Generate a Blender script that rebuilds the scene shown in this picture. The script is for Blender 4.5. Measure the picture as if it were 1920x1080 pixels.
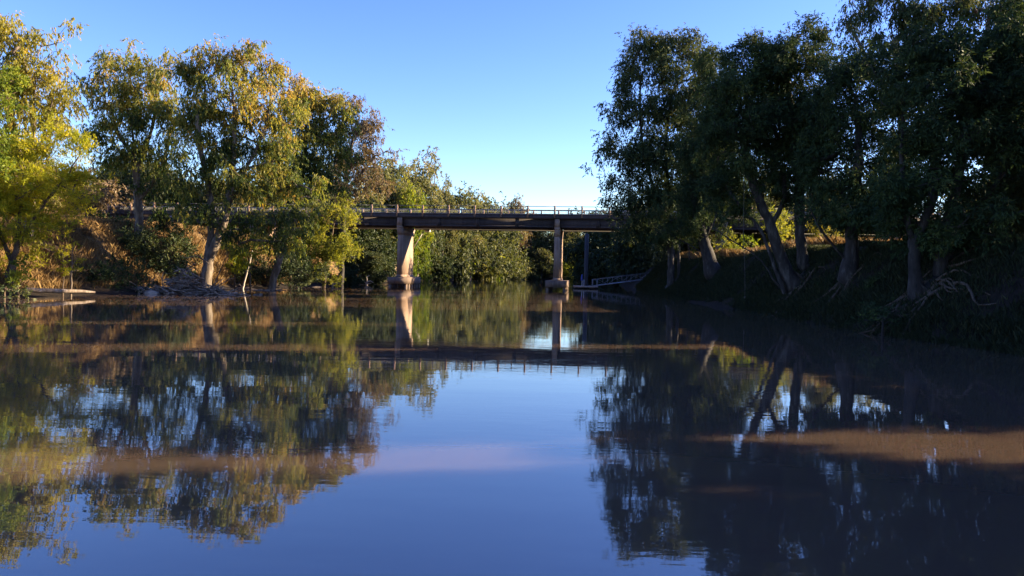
import bpy, math, random
import numpy as np
from mathutils import Vector, Matrix

for _o in list(bpy.data.objects):
    bpy.data.objects.remove(_o)
scene = bpy.context.scene
COL = scene.collection
R = math.radians

# ------------------------------------------------------------------ camera
FPX = 1387.0                       # focal length in pixels of the 1920 wide photograph
CAM_H = 2.3
PITCH = math.atan(30 / FPX)
ROLL = R(1.2)
cam_data = bpy.data.cameras.new("camera")
cam_data.sensor_width = 36.0
cam_data.lens = 36.0 * FPX / 1920.0
cam_data.clip_end = 6000
cam_data.clip_start = 0.1
camera = bpy.data.objects.new("camera", cam_data)
COL.objects.link(camera)
CAM_ROT = Matrix.Rotation(R(90) - PITCH, 3, 'X') @ Matrix.Rotation(ROLL, 3, 'Z')
camera.matrix_world = Matrix.Translation((0, 0, CAM_H)) @ CAM_ROT.to_4x4()
scene.camera = camera

# ------------------------------------------------------------------ light
SUN_EL = R(17)
SUN_AZ = R(78)                     # measured from +Y towards +X
SUN_STRENGTH = 5.0
SKY_STRENGTH = 0.084
world = bpy.data.worlds.new("World")
scene.world = world
world.use_nodes = True
wn = world.node_tree.nodes
wl = world.node_tree.links
bg = wn["Background"]
sky = wn.new("ShaderNodeTexSky")
sky.sky_type = 'NISHITA'
sky.sun_disc = False
sky.sun_elevation = SUN_EL
sky.sun_rotation = SUN_AZ
sky.altitude = 100
sky.air_density = 1.0
sky.dust_density = 0.25
sky.ozone_density = 3.0
hs = wn.new("ShaderNodeHueSaturation")
hs.inputs["Saturation"].default_value = 1.22
hs.inputs["Hue"].default_value = 0.527
wl.new(sky.outputs[0], hs.inputs["Color"])
wl.new(hs.outputs[0], bg.inputs["Color"])
bg.inputs["Strength"].default_value = SKY_STRENGTH

sun_data = bpy.data.lights.new("sun", 'SUN')
sun_data.energy = SUN_STRENGTH
sun_data.angle = R(0.5)
sun_data.color = (1.0, 0.8, 0.5)
sun = bpy.data.objects.new("sun", sun_data)
COL.objects.link(sun)
SUN_DIR = Vector((math.sin(SUN_AZ) * math.cos(SUN_EL), math.cos(SUN_AZ) * math.cos(SUN_EL), math.sin(SUN_EL)))
sun.rotation_euler = SUN_DIR.to_track_quat('Z', 'Y').to_euler()
sun.location = SUN_DIR * 200

scene.view_settings.view_transform = 'Standard'
scene.view_settings.look = 'None'
scene.view_settings.gamma = 1.0
scene.view_settings.exposure = 2.25
scene.render.engine = 'CYCLES'
cy = scene.cycles
cy.max_bounces = 8
cy.diffuse_bounces = 4
cy.glossy_bounces = 3
cy.transmission_bounces = 4
cy.transparent_max_bounces = 4
cy.caustics_reflective = False
cy.caustics_refractive = False
cy.use_denoising = True
try:
    cy.denoiser = 'OPENIMAGEDENOISE'
    cy.denoising_prefilter = 'ACCURATE'
except Exception:
    pass
cy.use_adaptive_sampling = True
cy.adaptive_threshold = 0.01

# ------------------------------------------------------------------ helpers
def at(px, py, dist):
    """World point seen at a photograph pixel, at ground distance dist along +Y."""
    d = CAM_ROT @ Vector(((px - 960) / FPX, (540 - py) / FPX, -1.0))
    d *= dist / d.y
    return np.array([d.x, d.y, d.z + CAM_H])

def tag(o, label=None, cat=None, group=None, kind=None):
    if label: o["label"] = label
    if cat: o["category"] = cat
    if group: o["group"] = group
    if kind: o["kind"] = kind
    return o

def empty(name, loc, label=None, cat=None, group=None, rz=0):
    o = bpy.data.objects.new(name, None)
    o.empty_display_size = 0.3
    COL.objects.link(o)
    o.location = loc
    o.rotation_euler = (0, 0, rz)
    return tag(o, label, cat, group)

def link_mesh(name, me, parent=None, loc=None):
    o = bpy.data.objects.new(name, me)
    COL.objects.link(o)
    if parent is not None:
        o.parent = parent
    if loc is not None:
        o.location = loc
    return o

def np_mesh(name, verts, faces, mat, tint=None, smooth=False):
    """faces: (N,k) array with one k for all of them."""
    verts = np.ascontiguousarray(verts, dtype=np.float32)
    faces = np.ascontiguousarray(faces, dtype=np.int32)
    n, k = faces.shape
    me = bpy.data.meshes.new(name)
    me.vertices.add(len(verts))
    me.vertices.foreach_set("co", verts.ravel())
    me.loops.add(n * k)
    me.loops.foreach_set("vertex_index", faces.ravel())
    me.polygons.add(n)
    me.polygons.foreach_set("loop_start", np.arange(0, n * k, k, dtype=np.int32))
    if smooth:
        me.polygons.foreach_set("use_smooth", np.ones(n, dtype=bool))
    if tint is not None:
        a = me.attributes.new("tint", 'FLOAT', 'FACE')
        a.data.foreach_set("value", np.ascontiguousarray(tint, dtype=np.float32))
    me.update(calc_edges=True)
    me.materials.append(mat)
    return me

class MB:
    """Collects boxes, hexahedra and tubes; all faces are quads."""
    def __init__(self):
        self.v, self.f, self.n = [], [], 0
    def add(self, v, f):
        self.v.append(np.asarray(v, float)); self.f.append(np.asarray(f, int) + self.n); self.n += len(v)
    def hexa(self, b, t):
        """b, t: four bottom and four top corners, counter-clockwise from above."""
        v = list(b) + list(t)
        f = [(3, 2, 1, 0), (4, 5, 6, 7), (0, 1, 5, 4), (1, 2, 6, 5), (2, 3, 7, 6), (3, 0, 4, 7)]
        self.add(v, f)
    def box(self, x0, x1, y0, y1, z0, z1):
        self.hexa([(x0, y0, z0), (x1, y0, z0), (x1, y1, z0), (x0, y1, z0)],
                  [(x0, y0, z1), (x1, y0, z1), (x1, y1, z1), (x0, y1, z1)])
    def bar(self, p, q, w, h):
        p = np.array(p, float); q = np.array(q, float)
        d = q - p; d /= np.linalg.norm(d)
        up = np.array([0, 0, 1.0]) if abs(d[2]) < 0.95 else np.array([1.0, 0, 0])
        s = np.cross(d, up); s /= np.linalg.norm(s)
        u = np.cross(s, d)
        c = [-s * w / 2 - u * h / 2, s * w / 2 - u * h / 2, s * w / 2 + u * h / 2, -s * w / 2 + u * h / 2]
        self.hexa([p + k for k in c], [q + k for k in c])
    def tube(self, pts, radii, sides=6):
        v, f = tube_arrays(np.asarray(pts, float), np.asarray(radii, float), sides)
        self.add(v, f)
    def mesh(self, name, mat, smooth=False):
        return np_mesh(name, np.concatenate(self.v), np.concatenate(self.f), mat, smooth=smooth)
    def build(self, name, mat, parent=None, loc=None, smooth=False):
        return link_mesh(name, self.mesh(name, mat, smooth), parent, loc)

def tube_arrays(P, rad, sides):
    n = len(P)
    T = np.empty_like(P)
    T[1:-1] = P[2:] - P[:-2]; T[0] = P[1] - P[0]; T[-1] = P[-1] - P[-2]
    T /= np.maximum(np.linalg.norm(T, axis=1, keepdims=True), 1e-9)
    ref = np.array([1.0, 0.13, 0.07]) if abs(T[0, 0]) < 0.8 else np.array([0.1, 1.0, 0.1])
    A = np.cross(T, ref); A /= np.maximum(np.linalg.norm(A, axis=1, keepdims=True), 1e-9)
    B = np.cross(T, A)
    ang = np.linspace(0, 2 * np.pi, sides, endpoint=False)
    ring = (A[:, None, :] * np.cos(ang)[None, :, None] + B[:, None, :] * np.sin(ang)[None, :, None]) * rad[:, None, None]
    V = (P[:, None, :] + ring).reshape(-1, 3)
    i = np.arange(n - 1)[:, None] * sides
    j = np.arange(sides)[None, :]; j2 = (j + 1) % sides
    F = np.stack([i + j, i + j2, i + sides + j2, i + sides + j], axis=-1).reshape(-1, 4)
    # end cap so that cut ends are closed
    V = np.concatenate([V, P[-1:] + T[-1:] * rad[-1] * 0.4])
    c = n * sides
    b = (n - 1) * sides
    cap = np.array([[b + k, b + (k + 1) % sides, c, c] for k in range(0, sides)])
    cap2 = np.array([[b + k, b + k + 1, b + (k + 2) % sides, c] for k in range(0, sides, 2)]) if sides % 2 == 0 else None
    if cap2 is not None:
        F = np.concatenate([F, cap2])
    return V, F

# ------------------------------------------------------------------ materials
def new_mat(name):
    m = bpy.data.materials.new(name)
    m.use_nodes = True
    nt = m.node_tree
    return m, nt, nt.nodes, nt.links, nt.nodes["Principled BSDF"]

def ramp(nodes, stops):
    r = nodes.new("ShaderNodeValToRGB")
    e = r.color_ramp.elements
    while len(e) > 1:
        e.remove(e[-1])
    e[0].position = stops[0][0]; e[0].color = (*stops[0][1], 1)
    for p, c in stops[1:]:
        x = e.new(p); x.color = (*c, 1)
    return r

def noise(nodes, links, scale, detail=4, rough=0.55, vec=None, sc=(1, 1, 1)):
    n = nodes.new("ShaderNodeTexNoise")
    n.inputs["Scale"].default_value = scale
    n.inputs["Detail"].default_value = detail
    n.inputs["Roughness"].default_value = rough
    if vec is not None:
        mp = nodes.new("ShaderNodeMapping")
        mp.inputs["Scale"].default_value = sc
        links.new(vec, mp.inputs["Vector"])
        links.new(mp.outputs[0], n.inputs["Vector"])
    return n

def leaf_mat(name, stops, trans=0.35, rough=0.55, spec=0.22, tcol=(1.3, 1.25, 0.6)):
    m, nt, N, L, P = new_mat(name)
    at_ = N.new("ShaderNodeAttribute"); at_.attribute_name = "tint"
    r = ramp(N, stops)
    L.new(at_.outputs["Fac"], r.inputs[0])
    L.new(r.outputs[0], P.inputs["Base Color"])
    P.inputs["Roughness"].default_value = rough
    P.inputs["Specular IOR Level"].default_value = spec
    tr = N.new("ShaderNodeBsdfTranslucent")
    mul = N.new("ShaderNodeMix"); mul.data_type = 'RGBA'; mul.blend_type = 'MULTIPLY'
    mul.inputs["Factor"].default_value = 1.0
    L.new(r.outputs[0], mul.inputs[6])
    mul.inputs[7].default_value = (*tcol, 1)
    L.new(mul.outputs[2], tr.inputs["Color"])
    mx = N.new("ShaderNodeMixShader")
    mx.inputs[0].default_value = trans
    L.new(P.outputs[0], mx.inputs[1]); L.new(tr.outputs[0], mx.inputs[2])
    L.new(mx.outputs[0], N["Material Output"].inputs["Surface"])
    return m

def bark_mat(name, stops, scale=3.0, stretch=(1, 1, 0.25), bump=0.4):
    m, nt, N, L, P = new_mat(name)
    tc = N.new("ShaderNodeTexCoord")
    n1 = noise(N, L, scale, 6, 0.65, tc.outputs["Object"], stretch)
    r = ramp(N, stops)
    L.new(n1.outputs["Fac"], r.inputs[0])
    L.new(r.outputs[0], P.inputs["Base Color"])
    P.inputs["Roughness"].default_value = 0.85
    P.inputs["Specular IOR Level"].default_value = 0.2
    n2 = noise(N, L, scale * 6, 4, 0.6, tc.outputs["Object"], stretch)
    b = N.new("ShaderNodeBump"); b.inputs["Strength"].default_value = bump; b.inputs["Distance"].default_value = 0.04
    L.new(n2.outputs["Fac"], b.inputs["Height"]); L.new(b.outputs[0], P.inputs["Normal"])
    return m

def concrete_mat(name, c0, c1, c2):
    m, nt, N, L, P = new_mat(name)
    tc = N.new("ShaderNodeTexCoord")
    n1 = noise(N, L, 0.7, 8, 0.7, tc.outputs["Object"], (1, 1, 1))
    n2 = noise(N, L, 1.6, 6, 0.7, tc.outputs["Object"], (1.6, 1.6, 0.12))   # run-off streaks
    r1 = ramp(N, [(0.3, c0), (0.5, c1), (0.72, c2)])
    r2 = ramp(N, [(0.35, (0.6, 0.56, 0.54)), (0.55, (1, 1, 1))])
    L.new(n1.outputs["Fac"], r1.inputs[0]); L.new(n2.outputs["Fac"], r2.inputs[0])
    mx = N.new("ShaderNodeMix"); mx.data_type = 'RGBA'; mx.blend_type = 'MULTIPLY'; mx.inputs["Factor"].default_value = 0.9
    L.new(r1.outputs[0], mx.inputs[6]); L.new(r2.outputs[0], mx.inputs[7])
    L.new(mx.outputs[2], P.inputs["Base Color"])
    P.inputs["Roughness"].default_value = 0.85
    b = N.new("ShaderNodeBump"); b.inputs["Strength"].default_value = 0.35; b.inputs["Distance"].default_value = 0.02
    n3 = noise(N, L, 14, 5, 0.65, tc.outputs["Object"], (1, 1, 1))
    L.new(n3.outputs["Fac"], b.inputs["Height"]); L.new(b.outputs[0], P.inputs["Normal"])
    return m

def plain_mat(name, c0, c1, scale=8, rough=0.6, metal=0.0):
    m, nt, N, L, P = new_mat(name)
    tc = N.new("ShaderNodeTexCoord")
    n1 = noise(N, L, scale, 5, 0.6, tc.outputs["Object"], (1, 1, 1))
    r = ramp(N, [(0.35, c0), (0.65, c1)])
    L.new(n1.outputs["Fac"], r.inputs[0]); L.new(r.outputs[0], P.inputs["Base Color"])
    P.inputs["Roughness"].default_value = rough
    P.inputs["Metallic"].default_value = metal
    return m

M = {}
M['gum_leaf'] = leaf_mat("gum_leaves", [(0.0, (0.03, 0.05, 0.014)), (0.35, (0.085, 0.115, 0.03)), (0.6, (0.195, 0.2, 0.045)), (0.82, (0.28, 0.24, 0.055)), (1.0, (0.3, 0.2, 0.055))], 0.55, tcol=(1.5, 1.4, 0.7))
M['gold_leaf'] = leaf_mat("golden_gum_leaves", [(0.0, (0.1, 0.11, 0.024)), (0.4, (0.22, 0.205, 0.035)), (0.75, (0.31, 0.27, 0.04)), (1.0, (0.32, 0.23, 0.05))], 0.55, tcol=(1.5, 1.4, 0.7))
M['wattle_leaf'] = leaf_mat("wattle_leaves", [(0.0, (0.14, 0.17, 0.02)), (0.4, (0.26, 0.265, 0.025)), (0.75, (0.36, 0.32, 0.03)), (1.0, (0.42, 0.34, 0.035))], 0.6, 0.7, 0.1, (1.6, 1.5, 0.7))
M['olive_leaf'] = leaf_mat('yellow_green_leaves', [(0.0, (0.08, 0.1, 0.02)), (0.4, (0.17, 0.185, 0.026)), (0.8, (0.27, 0.26, 0.032)), (1.0, (0.33, 0.29, 0.04))], 0.5, tcol=(1.4, 1.35, 0.7))
M['bright_leaf'] = leaf_mat("bright_green_leaves", [(0.0, (0.06, 0.1, 0.015)), (0.5, (0.15, 0.19, 0.02)), (1.0, (0.28, 0.27, 0.025))], 0.48)
M['rust_leaf'] = leaf_mat("rusty_leaves", [(0.0, (0.06, 0.045, 0.026)), (0.4, (0.135, 0.095, 0.055)), (0.7, (0.19, 0.125, 0.08)), (1.0, (0.19, 0.165, 0.055))], 0.35)
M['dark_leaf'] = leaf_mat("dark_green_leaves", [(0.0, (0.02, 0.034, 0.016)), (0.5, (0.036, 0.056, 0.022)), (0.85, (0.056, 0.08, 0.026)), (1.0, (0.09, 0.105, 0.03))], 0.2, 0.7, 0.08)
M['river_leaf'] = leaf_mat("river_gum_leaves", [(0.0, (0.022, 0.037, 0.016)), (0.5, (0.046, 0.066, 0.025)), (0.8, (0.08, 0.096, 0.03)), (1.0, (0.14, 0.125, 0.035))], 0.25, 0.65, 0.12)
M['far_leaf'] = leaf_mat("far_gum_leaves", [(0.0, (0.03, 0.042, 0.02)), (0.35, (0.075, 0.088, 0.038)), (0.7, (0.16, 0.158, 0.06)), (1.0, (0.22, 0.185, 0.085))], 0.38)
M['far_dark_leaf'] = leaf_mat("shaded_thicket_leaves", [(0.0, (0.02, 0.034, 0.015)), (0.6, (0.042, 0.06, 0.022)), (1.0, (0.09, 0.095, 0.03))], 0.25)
M['straw'] = leaf_mat("dry_grass_blades", [(0.0, (0.09, 0.055, 0.025)), (0.5, (0.2, 0.12, 0.048)), (1.0, (0.3, 0.2, 0.08))], 0.3, 0.7, 0.2, (1.1, 1.0, 0.8))
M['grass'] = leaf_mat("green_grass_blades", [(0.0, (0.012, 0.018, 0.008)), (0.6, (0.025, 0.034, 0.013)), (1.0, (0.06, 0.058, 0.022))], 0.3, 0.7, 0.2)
M['gum_bark'] = bark_mat("pale_gum_bark", [(0.3, (0.05, 0.036, 0.027)), (0.48, (0.11, 0.085, 0.066)), (0.68, (0.24, 0.19, 0.15))])
M['grey_bark'] = bark_mat("grey_bark", [(0.3, (0.025, 0.022, 0.02)), (0.5, (0.042, 0.036, 0.032)), (0.74, (0.13, 0.115, 0.1))], 4)
M['dark_bark'] = bark_mat("dark_bark", [(0.3, (0.015, 0.013, 0.012)), (0.55, (0.04, 0.034, 0.03)), (0.72, (0.1, 0.087, 0.078))], 5)
M['brown_bark'] = bark_mat("brown_bark", [(0.3, (0.04, 0.027, 0.018)), (0.55, (0.1, 0.07, 0.05)), (0.75, (0.2, 0.15, 0.11))], 5)
M['driftwood'] = bark_mat("bleached_driftwood", [(0.3, (0.06, 0.045, 0.036)), (0.5, (0.17, 0.13, 0.1)), (0.72, (0.36, 0.29, 0.24))], 3)
M['deadwood'] = bark_mat("bleached_dead_wood", [(0.3, (0.3, 0.25, 0.2)), (0.6, (0.55, 0.48, 0.4))], 3)
M['concrete'] = concrete_mat("weathered_concrete", (0.2, 0.132, 0.095), (0.29, 0.195, 0.14), (0.35, 0.245, 0.178))
M['beam'] = concrete_mat("shade_dark_stained_concrete", (0.035, 0.027, 0.027), (0.055, 0.042, 0.041), (0.085, 0.066, 0.062))  # colour lowered so deck and girders carry their shade, besides the stains
M['shaded_concrete'] = concrete_mat('shade_toned_concrete', (0.12, 0.08, 0.06), (0.2, 0.136, 0.1), (0.27, 0.19, 0.14))  # darker than the pier concrete, putting shade into caps and piles
M['rail_post'] = concrete_mat("rust_stained_post", (0.2, 0.12, 0.08), (0.3, 0.19, 0.13), (0.38, 0.27, 0.2))
M['rail_metal'] = plain_mat("galvanised_rail", (0.2, 0.19, 0.18), (0.32, 0.31, 0.3), 3, 0.5, 0.3)
M['dark_rail'] = plain_mat("dark_rail_metal", (0.1, 0.095, 0.09), (0.16, 0.15, 0.14), 3, 0.55, 0.2)
M['pipe'] = plain_mat("pale_pipe", (0.5, 0.47, 0.42), (0.62, 0.58, 0.52), 2, 0.5)
M['steel'] = plain_mat("dark_steel_pile", (0.014, 0.014, 0.015), (0.03, 0.028, 0.028), 2, 0.65)
M['alu'] = plain_mat("dull_aluminium", (0.16, 0.16, 0.17), (0.24, 0.24, 0.25), 4, 0.6, 0.1)
M['pontoon'] = concrete_mat("pontoon_concrete", (0.3, 0.25, 0.21), (0.42, 0.36, 0.31), (0.5, 0.43, 0.38))
M['blue'] = plain_mat("blue_plastic", (0.03, 0.05, 0.25), (0.045, 0.075, 0.34), 4, 0.5)
M['white'] = plain_mat("white_paint", (0.6, 0.6, 0.6), (0.72, 0.72, 0.72), 4, 0.5)
M['rope'] = plain_mat("weathered_rope", (0.08, 0.07, 0.06), (0.14, 0.125, 0.1), 20, 0.9)
M['rock'] = concrete_mat("pale_boulder", (0.22, 0.17, 0.13), (0.36, 0.28, 0.21), (0.46, 0.37, 0.28))

# ------------------------------------------------------------------ terrain
L_Y = [-200, -20, 30, 44, 50, 59, 68, 77, 92, 112, 150, 215, 400]
L_X = [-36, -34, -32, -31.0, -31, -28.6, -28.2, -27, -24.6, -21, -19.3, -15.5, -15]
R_Y = [-200, -20, 24, 32, 50, 70, 88, 104, 116, 160, 250, 400]
R_X = [17, 16.5, 15.9, 15.4, 16.6, 16.2, 16.6, 18.0, 19.8, 24, 29, 30]
Y_END = 246.0
rs = np.random.RandomState(11)
_W = [(rs.uniform(-1, 1, 2) * s, rs.uniform(0, 6.28), a) for s, a in
      [(0.12, .5), (0.2, .4), (0.35, .3), (0.55, .22), (0.9, .14), (1.3, .1), (2.0, .07), (2.7, .05)] for _ in range(2)]
def wob(x, y):
    z = np.zeros_like(np.asarray(x, float))
    for k, p, a in _W:
        z = z + a * np.sin(k[0] * x + k[1] * y + p)
    return z
def sstep(t):
    t = np.clip(t, 0, 1)
    return t * t * (3 - 2 * t)
BR_A = R(8.0)
BU = np.array([math.cos(BR_A), -math.sin(BR_A), 0.0])
BV = np.array([math.sin(BR_A), math.cos(BR_A), 0.0])
BO = np.array([0.0, 97.0, 0.0])
def terrain(x, y):
    x = np.asarray(x, float); y = np.asarray(y, float)
    w = wob(x, y)
    dl = np.interp(y, L_Y, L_X) - x + 0.55 * w
    dr = x - np.interp(y, R_Y, R_X) + 0.4 * w
    df = y - Y_END + 2.0 * w - 0.05 * x
    d = np.maximum(np.maximum(dl, dr), df)
    zl = 0.1 * np.minimum(dl, 6) + (4.5 + .9 * sstep((y - 60) / 10)) * sstep((dl - 0.8) / (9.5 - 1.5 * sstep((y - 60) / 10))) + 1.7 * sstep((dl - 9) / 25) + 5 * sstep((dl - 60) / 300)
    zr = 0.5 * sstep(dr / 0.5) + 0.15 * np.minimum(dr, 3) + 3.1 * sstep((dr + 0.1) / 5.0) + 1.2 * sstep((dr - 6) / 40) + 5 * sstep((dr - 60) / 300)
    zf = 0.12 * np.minimum(df, 6) + 3.0 * sstep((df - 0.5) / 8) + 3 * sstep((df - 9) / 40) + 6 * sstep((df - 60) / 300)
    z = np.where((dl >= dr) & (dl >= df), zl, np.where(dr >= df, zr, zf))
    z = z + 0.22 * w * sstep((d - 0.5) / 5)
    bed = np.maximum(-2.0, 0.3 * d)
    z = np.where(d < 0, bed, z)
    # approach embankments of the bridge
    u = (x - BO[0]) * BU[0] + (y - BO[1]) * BU[1]
    v = (x - BO[0]) * BV[0] + (y - BO[1]) * BV[1]
    side = 1 - sstep((np.abs(v - 3.2) - 5) / 9)
    up = np.maximum(sstep((-u - 56) / 5), sstep((u - 60) / 5)) * side
    z = z * (1 - up) + np.maximum(z, 9.55) * up
    return z
def ground_z(x, y):
    return float(terrain(np.array([x]), np.array([y]))[0])

def axis(lo, hi, step, far):
    a = list(np.arange(lo, hi, step))
    s, v = step, hi
    while v < far:
        a.append(v); s *= 1.35; v += s
    a.append(far)
    s, v, b = step, lo - step, []
    while v > -far:
        b.append(v); s *= 1.35; v -= s
    b.append(-far)
    return np.array(b[::-1] + a)
gx = axis(-64, 64, 0.55, 2500)
gy = axis(2, 272, 0.8, 2500)
GX, GY = np.meshgrid(gx, gy)
GZ = terrain(GX, GY)
nx, ny = len(gx), len(gy)
ii = (np.arange(ny - 1)[:, None] * nx + np.arange(nx - 1)[None, :]).ravel()
gfaces = np.stack([ii, ii + 1, ii + nx + 1, ii + nx], axis=1)

m, nt, N, L, P = new_mat("bank_ground")
geo = N.new("ShaderNodeNewGeometry")
sep = N.new("ShaderNodeSeparateXYZ"); L.new(geo.outputs["Position"], sep.inputs[0])
n1 = noise(N, L, 0.25, 8, 0.65, geo.outputs["Position"])
n2 = noise(N, L, 2.2, 8, 0.7, geo.outputs["Position"])
dry = ramp(N, [(0.3, (0.05, 0.034, 0.02)), (0.45, (0.11, 0.07, 0.034)), (0.6, (0.19, 0.12, 0.055)), (0.75, (0.25, 0.17, 0.085))])
mixn = N.new("ShaderNodeMath"); mixn.operation = 'MULTIPLY_ADD'; mixn.inputs[1].default_value = 0.5
hal = N.new("ShaderNodeMath"); hal.operation = 'MULTIPLY'; hal.inputs[1].default_value = 0.5
L.new(n1.outputs["Fac"], hal.inputs[0]); L.new(n2.outputs["Fac"], mixn.inputs[0]); L.new(hal.outputs[0], mixn.inputs[2])
L.new(mixn.outputs[0], dry.inputs[0])
mud = ramp(N, [(0.35, (0.012, 0.0095, 0.008)), (0.65, (0.034, 0.026, 0.02))])
L.new(n2.outputs["Fac"], mud.inputs[0])
zadd = N.new("ShaderNodeMath"); zadd.operation = 'MULTIPLY_ADD'; zadd.inputs[1].default_value = 1.4
L.new(n1.outputs["Fac"], zadd.inputs[0]); L.new(sep.outputs["Z"], zadd.inputs[2])
zr_ = ramp(N, [(0.0, (0, 0, 0)), (1.0, (1, 1, 1))])
mr = N.new("ShaderNodeMapRange"); mr.inputs["From Min"].default_value = 0.9; mr.inputs["From Max"].default_value = 1.7
L.new(zadd.outputs[0], mr.inputs["Value"])
mxg = N.new("ShaderNodeMix"); mxg.data_type = 'RGBA'
L.new(mr.outputs[0], mxg.inputs["Factor"]); L.new(mud.outputs[0], mxg.inputs[6]); L.new(dry.outputs[0], mxg.inputs[7])
la = N.new("ShaderNodeAttribute"); la.attribute_name = "slope_shade"          # ground colour darkened to deepen the shade under the right bank trees
shade_ramp = ramp(N, [(0.35, (0.014, 0.011, 0.009)), (0.6, (0.035, 0.027, 0.019)), (0.75, (0.07, 0.05, 0.03))])
L.new(mixn.outputs[0], shade_ramp.inputs[0])
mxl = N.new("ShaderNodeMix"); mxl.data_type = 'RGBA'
L.new(la.outputs["Fac"], mxl.inputs["Factor"]); L.new(mxg.outputs[2], mxl.inputs[6]); L.new(shade_ramp.outputs[0], mxl.inputs[7])
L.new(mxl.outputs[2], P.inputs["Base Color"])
P.inputs["Roughness"].default_value = 0.95
P.inputs["Specular IOR Level"].default_value = 0.1
b = N.new("ShaderNodeBump"); b.inputs["Strength"].default_value = 0.8; b.inputs["Distance"].default_value = 0.15
L.new(n2.outputs["Fac"], b.inputs["Height"]); L.new(b.outputs[0], P.inputs["Normal"])
M['ground'] = m
gme = np_mesh("ground", np.stack([GX, GY, GZ], -1).reshape(-1, 3), gfaces, M['ground'], smooth=True)
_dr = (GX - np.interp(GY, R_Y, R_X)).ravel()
_a = gme.attributes.new("slope_shade", 'FLOAT', 'POINT')
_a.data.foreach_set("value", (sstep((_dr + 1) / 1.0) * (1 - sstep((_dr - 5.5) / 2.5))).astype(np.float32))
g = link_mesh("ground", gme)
tag(g, kind="structure")

# ------------------------------------------------------------------ water
m, nt, N, L, P = new_mat("muddy_river_water")
geo = N.new("ShaderNodeNewGeometry")
P.inputs["Base Color"].default_value = (0.088, 0.058, 0.038, 1)
P.inputs["Roughness"].default_value = 0.02
P.subsurface_method = 'BURLEY'
P.inputs["Subsurface Weight"].default_value = 1.0
P.inputs["Subsurface Radius"].default_value = (1.0, 0.75, 0.5)
P.inputs["Subsurface Scale"].default_value = 0.6
P.inputs["IOR"].default_value = 2.35
w1 = noise(N, L, 1.0, 3, 0.5, geo.outputs["Position"], (0.35, 1.1, 1))
w2 = noise(N, L, 1.0, 2, 0.5, geo.outputs["Position"], (2.2, 7.0, 1))
patch = noise(N, L, 1.0, 3, 0.6, geo.outputs["Position"], (0.05, 0.16, 1))
pr = N.new("ShaderNodeMapRange"); pr.inputs["From Min"].default_value = 0.4; pr.inputs["From Max"].default_value = 0.62
pr.inputs["To Min"].default_value = 0.25; pr.inputs["To Max"].default_value = 1.0
L.new(patch.outputs["Fac"], pr.inputs["Value"])
ml = N.new("ShaderNodeMath"); ml.operation = 'MULTIPLY'
L.new(w2.outputs["Fac"], ml.inputs[0]); L.new(pr.outputs[0], ml.inputs[1])
b1 = N.new("ShaderNodeBump"); b1.inputs["Strength"].default_value = 1.0; b1.inputs["Distance"].default_value = 0.003
L.new(w1.outputs["Fac"], b1.inputs["Height"])
b2 = N.new("ShaderNodeBump"); b2.inputs["Strength"].default_value = 1.0; b2.inputs["Distance"].default_value = 0.0009
L.new(ml.outputs[0], b2.inputs["Height"]); L.new(b1.outputs[0], b2.inputs["Normal"])
L.new(b2.outputs[0], P.inputs["Normal"])
rr2 = N.new("ShaderNodeMapRange"); rr2.inputs["From Min"].default_value = 0.42; rr2.inputs["From Max"].default_value = 0.68
rr2.inputs["To Min"].default_value = 0.008; rr2.inputs["To Max"].default_value = 0.05
L.new(patch.outputs["Fac"], rr2.inputs["Value"]); L.new(rr2.outputs[0], P.inputs["Roughness"])
M['water'] = m
wx0, wx1, wy0, wy1 = -60, 60, -60, 300
wm = np_mesh("river_water", np.array([(wx0, wy0, 0), (wx1, wy0, 0), (wx1, wy1, 0), (wx0, wy1, 0)]), np.array([[0, 1, 2, 3]]), M['water'])
tag(link_mesh("river_water", wm), kind="structure")

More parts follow.
